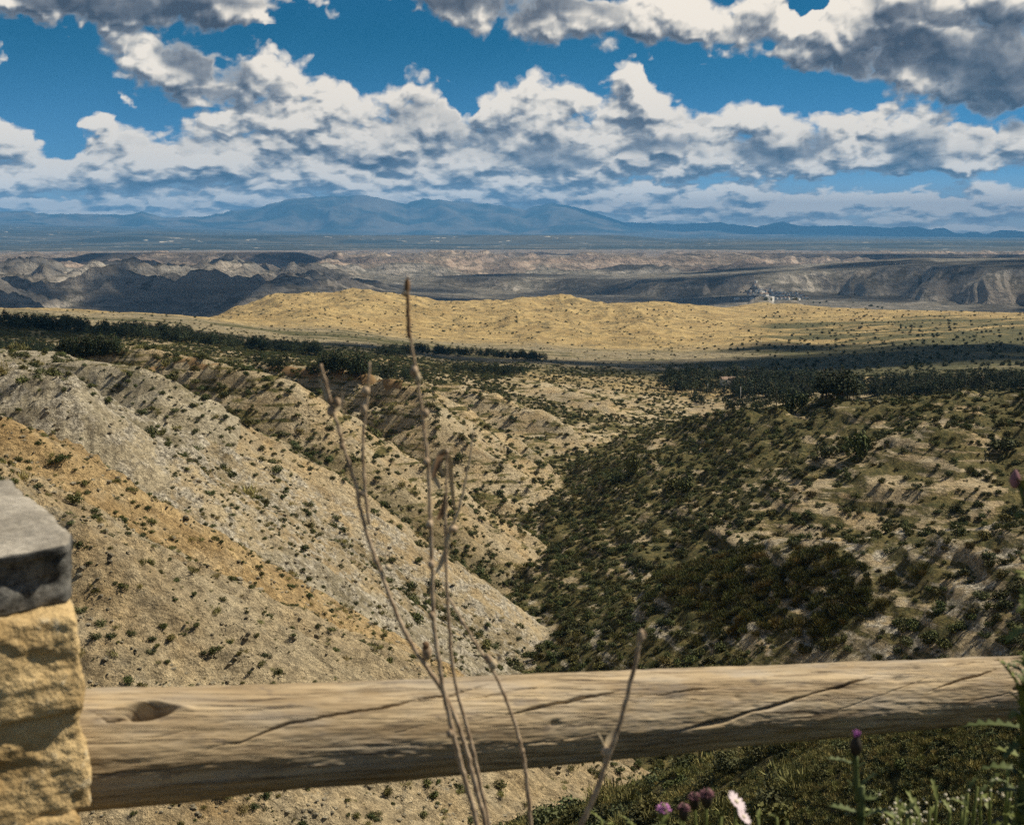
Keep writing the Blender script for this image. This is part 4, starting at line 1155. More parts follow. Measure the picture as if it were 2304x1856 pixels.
# ------------------------------------------------------------------ the stone pillar
UP = np.array([.848, .530, 0.]); NP_ = np.array([-.530, .848, 0.]); ZP = np.array([0, 0, 1.])
C0 = P(180, 1212, 1.655)                       # front right corner of the cap's top
def lumpy_block(size, seed, amp=.02, res=.02, round_=.03, freq=9.0, amp2=.006):
    """a rough stone: box with rounded edges and a broken surface"""
    b = bmesh.new(); bmesh.ops.create_cube(b, size=1.0)
    bmesh.ops.subdivide_edges(b, edges=b.edges[:], cuts=max(6, int(max(size) / res)), use_grid_fill=True)
    v = np.array([x.co[:] for x in b.verts]); f = [[q.index for q in x.verts] for x in b.faces]; b.free()
    h = np.array(size) / 2; p = v * np.array(size)
    inner = np.clip(p, -(h - round_), h - round_)
    d = p - inner; L = np.linalg.norm(d, axis=1)
    nrm = np.where(L[:, None] > 1e-9, d / np.maximum(L, 1e-9)[:, None], 0)
    p = inner + nrm * round_
    def f3(q, s): return (fbm(q[:, 0] + q[:, 2] * .7, q[:, 1] - q[:, 2] * .8, 4, .55, seed=s) + fbm(q[:, 2] * 1.1 + 5, q[:, 0] * .6 + q[:, 1] * .8, 4, .55, seed=s + 9)) * .6
    nn = p / h; nn = nn / (np.linalg.norm(nn, axis=1)[:, None] + 1e-9)
    nn = nn * .3 + nrm; nn /= np.linalg.norm(nn, axis=1)[:, None] + 1e-9
    p = p + nn * (amp * f3(p * freq, seed) + amp2 * f3(p * freq * 5, seed + 3))[:, None]
    return p, f
UB = np.array([.800, .600, 0.]); NB = np.array([-.600, .800, 0.])     # the body stands a little askew under the cap
def place(p, origin, u=None, n=None): return origin + p[:, :1] * (UP if u is None else u) + p[:, 1:2] * (NP_ if n is None else n) + p[:, 2:3] * ZP
m_, n_ = new_mat("rough_yellow_stone")
p_ = pos(n_)
a_ = n_.noise(p_, 7, 6, .65); b_ = n_.noise(p_, 30, 5, .7)
c_ = n_.mix(n_.ramp(a_, .32, .68), (.30, .20, .085), (.60, .45, .235))
c_ = n_.mix(n_.ramp(b_, .55, .72), c_, (.60, .52, .36))
c_ = n_.mix(n_.mul(n_.ramp(n_.voro(p_, 42, detail=1), .08, .3, 1, 0), .7), c_, (.11, .075, .035))
n_.set(n_.b.inputs['Base Color'], c_)
n_.set(n_.b.inputs['Normal'], n_.bump(n_.add(n_.add(n_.mul(b_, 1.3), a_), n_.mul(n_.ramp(n_.voro(p_, 42, detail=1), .08, .3, 0, 1), .5)), .9, .014)); M_STONE = m_
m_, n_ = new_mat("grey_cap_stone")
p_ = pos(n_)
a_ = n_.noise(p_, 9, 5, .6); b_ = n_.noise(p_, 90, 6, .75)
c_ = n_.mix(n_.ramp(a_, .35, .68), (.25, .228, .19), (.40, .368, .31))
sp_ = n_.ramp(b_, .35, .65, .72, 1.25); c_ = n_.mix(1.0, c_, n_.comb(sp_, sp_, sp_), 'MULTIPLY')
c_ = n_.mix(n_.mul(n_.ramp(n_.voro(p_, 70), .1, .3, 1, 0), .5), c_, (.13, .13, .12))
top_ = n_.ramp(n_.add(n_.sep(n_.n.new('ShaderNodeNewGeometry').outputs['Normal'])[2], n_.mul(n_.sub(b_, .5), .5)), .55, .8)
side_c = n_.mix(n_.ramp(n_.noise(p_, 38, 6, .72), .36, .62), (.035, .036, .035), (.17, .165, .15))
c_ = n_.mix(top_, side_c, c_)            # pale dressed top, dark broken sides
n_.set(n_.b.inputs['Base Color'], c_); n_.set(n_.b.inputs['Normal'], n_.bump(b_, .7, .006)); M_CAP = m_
m_, n_ = new_mat("mortar"); n_.set(n_.b.inputs['Base Color'], n_.mix(n_.noise(pos(n_), 20, 5, .7), (.33, .26, .15), (.50, .41, .26))); n_.set(n_.b.inputs['Normal'], n_.bump(n_.noise(pos(n_), 60, 5, .7), .6, .006)); M_MORTAR = m_
pillar = empty("stone_pillar", tuple(C0 + UP * -.26 + NP_ * .24 + ZP * (-1.12)))
tag(pillar, "rough yellow stone pillar with a grey cap holding the rail's left end", "stone pillar", None, "thing")
# cap: slab, front edge broken and slightly low to the left
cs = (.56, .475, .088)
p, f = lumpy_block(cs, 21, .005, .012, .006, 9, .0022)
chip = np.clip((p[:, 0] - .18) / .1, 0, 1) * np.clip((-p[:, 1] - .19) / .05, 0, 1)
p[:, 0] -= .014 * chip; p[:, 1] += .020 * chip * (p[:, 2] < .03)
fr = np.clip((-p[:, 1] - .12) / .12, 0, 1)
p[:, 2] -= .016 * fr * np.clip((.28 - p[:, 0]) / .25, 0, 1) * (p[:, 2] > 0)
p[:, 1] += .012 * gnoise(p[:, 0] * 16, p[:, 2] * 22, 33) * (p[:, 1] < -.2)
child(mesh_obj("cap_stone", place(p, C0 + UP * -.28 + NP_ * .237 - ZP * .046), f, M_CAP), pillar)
# body: courses of rough stones over a mortar core
zt = C0[2] - .092
p, f = lumpy_block((.47, .40, 1.1), 22, .012, .03, .03, 9, .005)
child(mesh_obj("mortar_core", place(p, C0 + UB * -.29 + NB * .24 + np.array([0, 0, zt - C0[2] - .56]), UB, NB), f, M_MORTAR), pillar)
sr = random.Random(8)
z = zt; course = 0
edge_u = [(.0, -.024), (.06, -.016), (.12, -.004), (.17, -.004), (.22, -.020), (.30, -.030), (.42, -.036), (1.2, -.036)]
while z > -1.56:
    hgt = [.125, .145, .16, .17, .18, .2, .2, .2][course]
    cut = [-.27, -.40, -.30, -.36, -.28, -.33, -.22, -.3][course]
    mid_d = zt - (z - hgt / 2)
    eu = float(np.interp(mid_d, [a for a, b in edge_u], [b for a, b in edge_u]))
    for (u0, u1) in ((-.56, cut), (cut, eu)):
        for (n0, n1) in ((-.012, .22), (.22, .475)):
            w, dp = u1 - u0 + .012, n1 - n0 + .004
            p, f = lumpy_block((w, dp, hgt + .012), 30 + course * 7 + int(u0 * 50) + int(n0 * 9), .010, .0065 if n0 < 0 else .05, .012, 9, .0034)
            c = C0 + UB * ((u0 + u1) / 2) + NB * ((n0 + n1) / 2 + sr.uniform(-.008, .004)) + ZP * (z - hgt / 2 - C0[2])
            child(mesh_obj("stone", place(p, c, UB, NB), f, M_STONE), pillar)
    z -= hgt; course += 1

# ------------------------------------------------------------------ the log rail
LA = P(160, 1690, 1.79); 
LB = P(2304, 1545, 2.82)
AX = LB - LA; LLEN = np.linalg.norm(AX); AX = AX / LLEN
T0, T1 = -.16, LLEN + .9
side_ = np.cross(AX, ZP); side_ /= np.linalg.norm(side_)      # towards the viewer
if side_[1] > 0: side_ = -side_
upv = np.cross(side_, AX); upv = upv if upv[2] > 0 else -upv
R0_, R1_ = .0845, .0675
def log_r(t): return R0_ + (R1_ - R0_) * np.clip(t / LLEN, -.2, 1.5)
def on_log(px, row):
    """(along, angle) where the pixel's ray meets the log"""
    dx, dy, dz = ray(px, row); d = np.array([dx, dy, dz]); d = d / np.linalg.norm(d)
    rr = .08
    for _ in range(4):
        w = -LA; dp_ = d - d.dot(AX) * AX; wp = w - w.dot(AX) * AX
        a, b, c = dp_.dot(dp_), 2 * dp_.dot(wp), wp.dot(wp) - rr * rr
        disc = max(b * b - 4 * a * c, 0); k = (-b - math.sqrt(disc)) / (2 * a)
        q = d * k - LA; t = q.dot(AX); rr = float(log_r(t))
    q = q - t * AX
    return t, math.atan2(q.dot(upv), q.dot(side_))
ts = np.linspace(T0, T1, 1150)
ph = np.concatenate([np.linspace(-1.5, 1.7, 230), np.linspace(1.7, 2 * math.pi - 1.5, 50)[1:-1]])
TT, PH = np.meshgrid(ts, ph, indexing='ij')
around = PH * .08
rad = log_r(TT)
rad = rad + .0035 * fbm(TT * 1.6, np.cos(PH) * .8 + np.sin(PH) * .5, 3, seed=501) + .0022 * fbm(TT * 4.5 + 3, np.cos(PH) * 1.6 + np.sin(PH) * 1.1, 2, seed=505)
tw = around + TT * .035
rad = rad + .0011 * fbm(TT * 9, tw * 55, 4, .55, seed=510) + .0007 * fbm(TT * 30, tw * 160, 2, .5, seed=515)
weather = np.zeros(TT.shape)
def groove(pix, depth, width, seed):
    """a drying crack following pixels of the photograph along the log"""
    global rad
    pts = [on_log(*q) for q in pix]
    t_ = np.array([q[0] for q in pts]); a_ = np.array([q[1] for q in pts])
    c = np.interp(TT, t_, a_) * .08 + .0028 * fbm(TT * 22, TT * 0, 3, seed=seed)
    tt = np.clip((TT - t_[0]) / (t_[-1] - t_[0]), 0, 1)
    prof = np.sin(np.pi * np.clip(tt, .0, 1)) ** .55 * ((TT > t_[0]) & (TT < t_[-1]))
    prof = prof * (.65 + .5 * np.clip(fbm(TT * 9, TT * 0, 2, seed=seed + 5), -1, 1))
    dd = np.abs(around - c) / np.maximum(width * np.clip(prof, .15, 2), 1e-5)
    rad = rad - depth * np.clip(prof, 0, 2) * np.exp(-dd ** 2 * 1.1)
groove([(450, 1688), (560, 1662), (640, 1630), (760, 1605), (900, 1585), (1010, 1562), (1152, 1527)], .016, .0032, 1)
groove([(990, 1585), (1160, 1552), (1260, 1535)], .006, .0018, 2)
groove([(1060, 1625), (1160, 1603), (1260, 1580), (1360, 1560), (1400, 1553)], .013, .0026, 3)
groove([(1370, 1575), (1500, 1560), (1560, 1550), (1680, 1543)], .008, .0018, 4)
groove([(1370, 1668), (1480, 1652), (1600, 1630), (1660, 1612), (1740, 1588), (1860, 1552), (1980, 1515)], .022, .0042, 5)
groove([(2080, 1560), (2160, 1530), (2230, 1510), (2304, 1492), (2360, 1480)], .015, .003, 6)
groove([(2120, 1500), (2220, 1487), (2320, 1478)], .008, .002, 7)
groove([(165, 1745), (330, 1735), (480, 1715)], .009, .0024, 8)
groove([(180, 1600), (240, 1632), (300, 1622)], .010, .003, 9)
groove([(860, 1655), (980, 1625), (1060, 1612)], .005, .0015, 10)
groove([(840, 1710), (1000, 1700), (1200, 1672), (1350, 1650)], .0045, .0016, 11)
groove([(1880, 1600), (1990, 1560), (2100, 1520)], .006, .0016, 12)
groove([(2170, 1580), (2290, 1555)], .006, .0016, 13)
groove([(330, 1660), (450, 1640), (560, 1612)], .005, .0018, 14)
# the knot hollow: raised lip above, scooped eye below
kt, ka = on_log(338, 1612)
ex = (TT - kt) / .031; ey = (around - ka * .08 - .003) / .0085
rr2 = ex ** 2 + (ey + .55 * np.clip(-ex, -1, 1)) ** 2
rad = rad - .030 * np.exp(-rr2 ** 2 * 1.1)
lip = np.exp(-((ey - 1.0 - .35 * (1 - ex ** 2)) / .45) ** 2) * np.exp(-(ex / 1.5) ** 2)
rad = rad + .009 * lip
bul = np.exp(-((TT - kt + .06) / .16) ** 2) * np.exp(-((PH - 1.15) / .7) ** 2)
rad = rad + .010 * bul
for (px, row, dpt, sz_) in ((1250, 1628, .006, .006), (1660, 1568, .004, .006), (880, 1695, .004, .004), (2060, 1500, .006, .006), (2020, 1525, .006, .009), (2285, 1550, .008, .004), (1735, 1640, .003, .008), (1700, 1590, .003, .006)):
    a, b = on_log(px, row)
    rad = rad - dpt * np.exp(-(((TT - a) / (sz_ * 1.8)) ** 2 + ((around - b * .08) / sz_) ** 2))
pt = LA + TT[..., None] * AX + rad[..., None] * (np.cos(PH)[..., None] * side_ + np.sin(PH)[..., None] * upv)
nt_, np2 = TT.shape
ii = np.arange(nt_ * np2).reshape(nt_, np2); jj = np.roll(ii, -1, 1)
Fq = np.stack([ii[:-1], jj[:-1], jj[1:], ii[1:]], -1).reshape(-1, 4)
V = pt.reshape(-1, 3)
m_, n_ = new_mat("weathered_log")
gv = n_.attr("grain", 'Vector')
gs = n_.vm('MULTIPLY', gv, (2.2, 34, 0)); gs2 = n_.vm('MULTIPLY', gv, (5.5, 120, 0))
a_ = n_.noise(gs, 1.0, 6, .62, dist=.4); b_ = n_.noise(gs2, 1.0, 5, .65, dist=.5); bl = n_.noise(n_.vm('MULTIPLY', gv, (3.5, 10, 0)), 1.2, 5, .6)
c_ = n_.mix(n_.ramp(a_, .30, .70), (.225, .163, .092), (.475, .372, .232))
c_ = n_.mix(n_.ramp(bl, .45, .70), c_, (.375, .31, .215))
c_ = n_.mix(n_.mul(n_.ramp(b_, .52, .64), .75), c_, (.115, .08, .048))
c_ = n_.mix(n_.mul(n_.ramp(n_.noise(n_.vm('MULTIPLY', gv, (7, 22, 0)), 1.7, 5, .7), .57, .67), .6), c_, (.13, .105, .085))
c_ = n_.mix(n_.mul(n_.ramp(n_.noise(n_.vm('MULTIPLY', gv, (3, 60, 0)), 2.0, 5, .6), .58, .7), .55), c_, (.58, .47, .31))
hl = n_.m('ABSOLUTE', n_.sub(n_.noise(n_.vm('MULTIPLY', gv, (1.3, 46, 0)), 1.0, 5, .55, dist=.3), .5))
c_ = n_.mix(n_.mul(n_.ramp(hl, .004, .018, 1, 0), n_.ramp(n_.noise(n_.vm('MULTIPLY', gv, (4, 9, 0)), 1.0, 3, .5), .42, .6)), c_, (.055, .038, .024))
gp_ = n_.ramp(n_.noise(n_.vm('MULTIPLY', gv, (2.2, 7, 0)), 1.6, 6, .68), .46, .66)
c_ = n_.mix(n_.mul(gp_, .7), c_, n_.mix(n_.ramp(a_, .3, .7), (.17, .145, .115), (.40, .35, .28)))
n_.set(n_.b.inputs['Base Color'], c_); n_.set(n_.b.inputs['Roughness'], .75)
n_.set(n_.b.inputs['Normal'], n_.bump(n_.add(n_.add(n_.mul(b_, .7), a_), n_.mul(n_.ramp(hl, .004, .03), .8)), .6, .004)); M_LOG = m_
faces = Fq
rail = mesh_obj("log_rail", V, faces, M_LOG, attrs={"grain": np.stack([TT.ravel(), tw.ravel(), PH.ravel() * 0], 1)})
tag(rail, "weathered bare log rail with long drying cracks, set into the stone pillar", "log rail", None, "thing")
# flat sawn ends
for nm, k in (("sawn_end", 0), ("sawn_end", nt_ - 1)):
    ring = pt[k]; c = ring.mean(0)
    o = mesh_obj(nm, np.vstack([ring, c]), [(i, (i + 1) % np2, np2) if k else ((i + 1) % np2, i, np2) for i in range(np2)], M_LOG, rail)

# ------------------------------------------------------------------ dead flower stalks in front of the rail
m_, n_ = new_mat("dry_stalk")
p_ = pos(n_)
c_ = n_.mix(n_.ramp(n_.noise(p_, 60, 4, .6), .35, .65), (.26, .185, .12), (.50, .39, .27))
n_.set(n_.b.inputs['Base Color'], c_); M_STALK = m_
m_, n_ = new_mat("dry_seed_husk"); n_.set(n_.b.inputs['Base Color'], n_.mix(n_.noise(pos(n_), 90, 3), (.10, .055, .03), (.25, .16, .09))); M_HUSK = m_
m_, n_ = new_mat("pale_dry_leaf"); n_.set(n_.b.inputs['Base Color'], n_.mix(n_.noise(pos(n_), 90, 3), (.38, .30, .19), (.55, .46, .32))); M_PALE = m_
def stalk_part(name, pix, d, w0, w1, parent, mat=None, jit=.07, dd=0.0):
    """pix: photograph pixels from the tip down; d: distance; widths in photo pixels"""
    n = len(pix)
    pts = [P(a, b, d + dd * i / max(n - 1, 1)) for i, (a, b) in enumerate(pix)]
    q = smooth_line(pts, 7)
    L = len(q); r = [.62 * (w0 + (w1 - w0) * i / (L - 1)) / 2 / F * d * (1 + (.14 if i % 13 == 4 else 0) + rnd.uniform(-.08, .08)) for i in range(L)]
    q = [x + np.array([rnd.gauss(0, .00035), rnd.gauss(0, .00035), 0]) for x in q]
    v, f = tube_geo(q, r, 8, jit)
    return child(mesh_obj(name, v, f, mat or M_STALK), parent)
def husk(pix, d, w, h, parent, mat=None, name="seed_husk", tilt=0.0):
    c = P(*pix, d); v0, f0 = ICO2
    k = d / F
    n3 = 1 + .25 * fbm(v0[:, 0] * 3 + pix[0], v0[:, 1] * 3 + v0[:, 2] * 2, 2, seed=600)
    p = v0 * n3[:, None] * np.array([w * k / 2, w * k / 2, h * k / 2]) * .82
    ca, sa = math.cos(tilt), math.sin(tilt)
    p = np.stack([p[:, 0] * ca + p[:, 2] * sa, p[:, 1], -p[:, 0] * sa + p[:, 2] * ca], 1)
    return child(mesh_obj(name, p + c, f0, mat or M_HUSK), parent)
def dry_leaf(pix, d, parent, w=8, mat=None):
    pts = np.array(smooth_line([P(a, b, d + .006 * i) for i, (a, b) in enumerate(pix)], 5))
    n = len(pts); k = d / F
    vs, fs = [], []
    for i in range(n):
        ww = w * k / 2 * math.sin(math.pi * (.12 + .86 * i / (n - 1))) + .0004
        t = pts[min(i + 1, n - 1)] - pts[max(i - 1, 0)]; t /= np.linalg.norm(t) + 1e-9
        s_ = np.cross(t, (0.1, 1, .2)); s_ /= np.linalg.norm(s_) + 1e-9
        nn = np.cross(s_, t)
        vs += [pts[i] - s_ * ww, pts[i] + nn * ww * .45, pts[i] + s_ * ww]
    for i in range(n - 1):
        for q in (0, 1): fs.append((i * 3 + q, i * 3 + q + 1, (i + 1) * 3 + q + 1, (i + 1) * 3 + q))
    return child(mesh_obj("dry_leaf", vs, fs, mat or M_PALE), parent)
GZ = -1.52
D1 = 1.42
base = P(1062, 1860, D1)
plant = empty("dead_stalk", (base[0] + .05, base[1], GZ))
tag(plant, "tallest dead brown stalk with a dark pointed tip, in front of the rail", "dead stalk", None, "thing")
def to_ground(px0, d): 
    b = P(px0, 1900, d); return (b[0], b[1], GZ - .02)
stalk_part("stem", [(918, 640), (919, 700), (924, 760), (933, 820), (946, 900), (956, 980), (964, 1060), (968, 1150), (971, 1240), (973, 1330), (977, 1420), (990, 1500), (1003, 1580), (1022, 1660), (1042, 1740), (1060, 1800), (1072, 1856), (1100, 2050), (1130, 2500)], D1, 9, 24, plant)
stalk_part("flower_spike", [(917, 622), (917, 650), (918, 690), (920, 760)], D1 - .002, 5, 17, plant, M_HUSK, .3)
husk((916, 645), D1, 17, 44, plant); husk((912, 660), D1, 22, 20, plant, M_STALK); husk((932, 835), D1, 24, 36, plant, M_STALK); husk((940, 850), D1, 18, 30, plant, M_PALE)
for q in ((958, 930), (960, 1040), (966, 1180), (970, 1270), (972, 1385), (1012, 1650)): husk(q, D1 - .004, 20, 26, plant, M_STALK)
plant2 = empty("dead_stalk", tuple(np.array(to_ground(1120, D1 + .04)) + np.array([0, 0, .02])))
tag(plant2, "leaning dead stalk left of the tallest one, with knobbly side shoots", "dead stalk", None, "thing")
D2 = D1 + .06
stalk_part("stem", [(722, 820), (735, 870), (752, 930), (772, 1000), (790, 1060), (803, 1100), (812, 1150), (832, 1220), (858, 1290), (880, 1350), (905, 1410), (935, 1465), (960, 1500), (1000, 1560), (1034, 1640), (1058, 1720), (1078, 1800), (1092, 1860), (1140, 2200), (1160, 2500)], D2, 11, 22, plant2)
stalk_part("side_shoot", [(832, 815), (828, 870), (821, 940), (817, 1000), (818, 1060), (822, 1110), (830, 1180)], D2, 9, 14, plant2)
husk((823, 880), D2, 24, 30, plant2, M_STALK); husk((818, 920), D2, 18, 40, plant2, M_STALK); husk((873, 1276), D2, 22, 18, plant2, M_PALE); husk((745, 925), D2, 26, 34, plant2, M_STALK); husk((758, 905), D2, 20, 30, plant2, M_STALK)
husk((960, 1468), D2, 28, 50, plant2, M_STALK); husk((958, 1452), D2 - .01, 22, 26, plant2, M_HUSK)
for q in ((815, 1110), (770, 1005), (845, 1260), (1070, 1775)): husk(q, D2, 17, 22, plant2, M_STALK)
dry_leaf([(735, 900), (728, 870), (715, 850)], D2, plant2, 9); dry_leaf([(752, 930), (768, 910), (772, 880)], D2, plant2, 8)
plant3 = empty("dead_stalk", tuple(np.array(to_ground(1110, D1 + .10)) + np.array([0, 0, .02])))
tag(plant3, "pale forked dead stalk right behind the tallest one, with curled dry leaves", "dead stalk", None, "thing")
D3 = D1 + .13
stalk_part("stem", [(1006, 1010), (1004, 1080), (1002, 1160), (1003, 1240), (1005, 1330), (1012, 1420), (1016, 1480), (1030, 1560), (1055, 1650), (1080, 1760), (1100, 1860), (1140, 2100), (1150, 2500)], D3, 9, 18, plant3)
stalk_part("side_shoot", [(1066, 968), (1058, 1020), (1048, 1080), (1036, 1130), (1024, 1170), (1012, 1195), (1004, 1230)], D3, 7, 15, plant3, M_PALE)
dry_leaf([(1000, 1070), (985, 1040), (1000, 1015), (1012, 1050), (1018, 1110), (1026, 1160)], D3, plant3, 14)
dry_leaf([(975, 1075), (985, 1045), (992, 1025), (1010, 1018)], D3 - .02, plant3, 13, M_HUSK)
dry_leaf([(985, 1170), (1000, 1140), (1000, 1110)], D3, plant3, 15, M_HUSK)
dry_leaf([(980, 1290), (1000, 1250), (1012, 1200)], D3, plant3, 12); dry_leaf([(990, 1100), (975, 1065), (980, 1030)], D3 - .01, plant3, 12)
husk((1018, 1190), D3, 30, 24, plant3, M_STALK)
plant4 = empty("dead_stalk", tuple(np.array(to_ground(1195, D1 + .03)) + np.array([0, 0, .02])))
tag(plant4, "thin dead stalk bending down to the right across the rail", "dead stalk", None, "thing")
D4 = D1 + .08
stalk_part("stem", [(1010, 1345), (1040, 1395), (1072, 1450), (1105, 1500), (1125, 1540), (1145, 1590), (1165, 1650), (1180, 1720), (1190, 1800), (1194, 1870), (1200, 2100), (1205, 2500)], D4, 9, 20, plant4)
husk((1108, 1495), D4, 26, 34, plant4, M_PALE, tilt=.5); husk((1100, 1480), D4, 16, 30, plant4, M_STALK, tilt=-.5); dry_leaf([(1105, 1500), (1122, 1480), (1118, 1470)], D4, plant4, 12)
for q in ((1040, 1398), (1175, 1690)): husk(q, D4, 15, 20, plant4, M_STALK)
plant5 = empty("dead_stalk", tuple(np.array(to_ground(1280, D1)) + np.array([0, 0, .02])))
tag(plant5, "short dead stalk leaning right, alone in front of the rail's middle", "dead stalk", None, "thing")
D5 = D1 + .02
stalk_part("stem", [(1442, 1425), (1434, 1470), (1420, 1530), (1402, 1600), (1380, 1670), (1362, 1720), (1345, 1770), (1320, 1830), (1300, 1880), (1250, 2100), (1200, 2500)], D5, 16, 22, plant5)
stalk_part("side_shoot", [(1345, 1648), (1356, 1670), (1364, 1695), (1358, 1720)], D5, 7, 12, plant5, M_PALE)
husk((1441, 1432), D5, 22, 46, plant5, M_STALK, tilt=.15); husk((1362, 1690), D5, 26, 34, plant5, M_STALK); dry_leaf([(1362, 1680), (1372, 1660), (1382, 1640)], D5, plant5, 14); dry_leaf([(1440, 1440), (1450, 1425), (1440, 1412)], D5, plant5, 12)

# ------------------------------------------------------------------ thistles and flowers at the rail's foot
def mat_green(name, a, b):
    m, n = new_mat(name); n.set(n.b.inputs['Base Color'], n.mix(n.noise(pos(n), 50, 4, .6), a, b)); n.set(n.b.inputs['Roughness'], .6); return m
M_THISTLE = mat_green("thistle_green", (.045, .065, .022), (.12, .145, .05))
M_WEED = mat_green("weed_green", (.07, .095, .022), (.19, .21, .06))
M_BUD = mat_green("bud_dark", (.018, .015, .012), (.055, .045, .03))
M_PURPLE = mat_green("purple_floret", (.30, .08, .30), (.50, .20, .48))
M_PINK = mat_green("pink_floret", (.40, .12, .36), (.62, .30, .58))
M_PETAL = mat_green("white_petal", (.42, .33, .38), (.62, .55, .55))
M_MAUVE = mat_green("faded_mauve_bud", (.16, .07, .07), (.34, .18, .22))
M_SEED = mat_green("white_flowerlet", (.55, .50, .36), (.72, .66, .50))
def leaf_geo(base, direction, length, width, lobes=5, droop=.25, seed=0):
    """a spiny, lobed leaf with a bent midrib"""
    r = random.Random(seed)
    d = np.array(direction, float); d /= np.linalg.norm(d)
    s_ = np.cross(d, (0, 0, 1.)); s_ /= np.linalg.norm(s_) + 1e-9; nn = np.cross(s_, d)
    vs, fs = [], []
    n = lobes * 2 + 1
    for i in range(n + 1):
        t = i / n
        c = np.array(base) + d * length * t - np.array([0, 0, 1.]) * droop * length * t * t
        env = math.sin(math.pi * min(1, .12 + .88 * t)) ** .7 if t < .999 else 0
        w = width * env * (1.0 if i % 2 else .38) * r.uniform(.85, 1.15)
        fwd = d * (length / n * .9 if i % 2 else 0)
        vs += [c - s_ * w + nn * w * .35 + fwd * .6, c, c + s_ * w + nn * w * .35 + fwd * .6]
    for i in range(n):
        for q in (0, 1): fs.append((i * 3 + q, i * 3 + q + 1, (i + 1) * 3 + q + 1, (i + 1) * 3 + q))
    return vs, fs
def stem_of(parent, pts, r0, r1, mat=M_THISTLE):
    q = smooth_line(pts, 6); L = len(q)
    v, f = tube_geo(q, [r0 + (r1 - r0) * i / (L - 1) for i in range(L)], 8, .08)
    return child(mesh_obj("stem", v, f, mat), parent), q
def thistle_head(parent, c, s, tuft=True, bud_mat=None, open_=.5):
    v0, f0 = ICO3
    p = v0 * np.array([.5, .5, .95]) * s
    k = np.sin(np.arctan2(v0[:, 1], v0[:, 0]) * 9 + v0[:, 2] * 14) * .06
    p[:, :2] *= (1 + k)[:, None]
    taper = np.clip(1 - .42 * np.clip(v0[:, 2], 0, 1) ** 1.2, .3, 1); p[:, :2] *= taper[:, None]
    h = child(mesh_obj("flower_head", p + c, f0, bud_mat or M_BUD), parent)
    if tuft:
        parts = []
        for i in range(46):
            a = rnd.uniform(0, 6.283); rr = rnd.uniform(0, .26) * s
            b = np.array(c) + np.array([rr * math.cos(a), rr * math.sin(a), .75 * s])
            e = b + np.array([math.cos(a) * open_ * s * .4 * rnd.random(), math.sin(a) * open_ * s * .4 * rnd.random(), s * rnd.uniform(.3, .55)])
            parts.append(tube_geo([b, (b + e) / 2, e], [.035 * s, .04 * s, .02 * s], 3))
        v, f = join_geo(parts); child(mesh_obj("florets", v, f, M_PURPLE), parent)
    return h
# thistle with one bud, right of the middle
DT = 1.75
tb = P(1935, 1900, DT); th = empty("thistle", (tb[0], tb[1], GZ))
tag(th, "single green thistle with a dark bud tipped purple, below the rail", "thistle", None, "thing")
_, q = stem_of(th, [(tb[0] + .01, tb[1], GZ - .02), P(1936, 1860, DT), P(1930, 1800, DT), P(1926, 1750, DT), P(1925, 1700, DT)], .0065, .004)
thistle_head(th, P(1926, 1676, DT), 27 * DT / F, True)
k_ = DT / F
for (px, row, dxp, dzp, L, w, sd) in ((1924, 1722, -.8, .35, 62, 7, 1), (1924, 1722, -.45, .9, 50, 6, 2), (1926, 1730, .5, .6, 30, 6, 3), (1928, 1775, .75, .9, 62, 8, 4), (1928, 1790, -.5, .9, 48, 7, 5), (1930, 1800, .9, .35, 44, 9, 6), (1930, 1830, -.9, .3, 60, 9, 7), (1934, 1840, .8, .55, 70, 10, 8), (1934, 1850, -.6, .6, 60, 10, 9), (1934, 1862, .2, .9, 46, 10, 10)):
    v, f = leaf_geo(P(px, row, DT), (dxp, rnd.uniform(-.5, .3), dzp), L * k_ * 1.15, w * k_ * 1.9, 4, .15, sd)
    child(mesh_obj("leaf", v, f, M_THISTLE), th)
# the tall thistle cut by the right edge
DE = 1.9; k_ = DE / F
tb = P(2292, 1900, DE); te = empty("thistle", (tb[0], tb[1], GZ))
tag(te, "tall leafy thistle at the right edge, rising above the rail", "thistle", None, "thing")
stem_of(te, [(tb[0], tb[1], GZ - .02), P(2300, 1856, DE), P(2308, 1720, DE), P(2318, 1600, DE), P(2334, 1450, DE), P(2336, 1300, DE), P(2322, 1180, DE), P(2296, 1090, DE)], .012, .005)
thistle_head(te, P(2284, 1078, DE), 22 * k_, False, M_MAUVE); thistle_head(te, P(2312, 1110, DE), 20 * k_, False, M_MAUVE)
ld = random.Random(3)
for row in list(range(1110, 1200, 9)) + list(range(1290, 1430, 11)) + list(range(1500, 1880, 14)):
    for sgn in (-1, 1):
        L = ld.uniform(70, 140) if row > 1550 else ld.uniform(35, 75)
        px = 2320 if row < 1480 else 2306
        v, f = leaf_geo(P(px + ld.uniform(-3, 3), row, DE), (sgn * ld.uniform(.3, 1), ld.uniform(-.9, .7), ld.uniform(.1, 1.6)), L * k_, ld.uniform(9, 19) * k_ * 1.2, ld.choice([4, 5, 6]), ld.uniform(.1, .7), row * 3 + sgn)
        child(mesh_obj("leaf", v, f, M_THISTLE if row > 1480 and ld.random() < .6 else M_WEED), te)
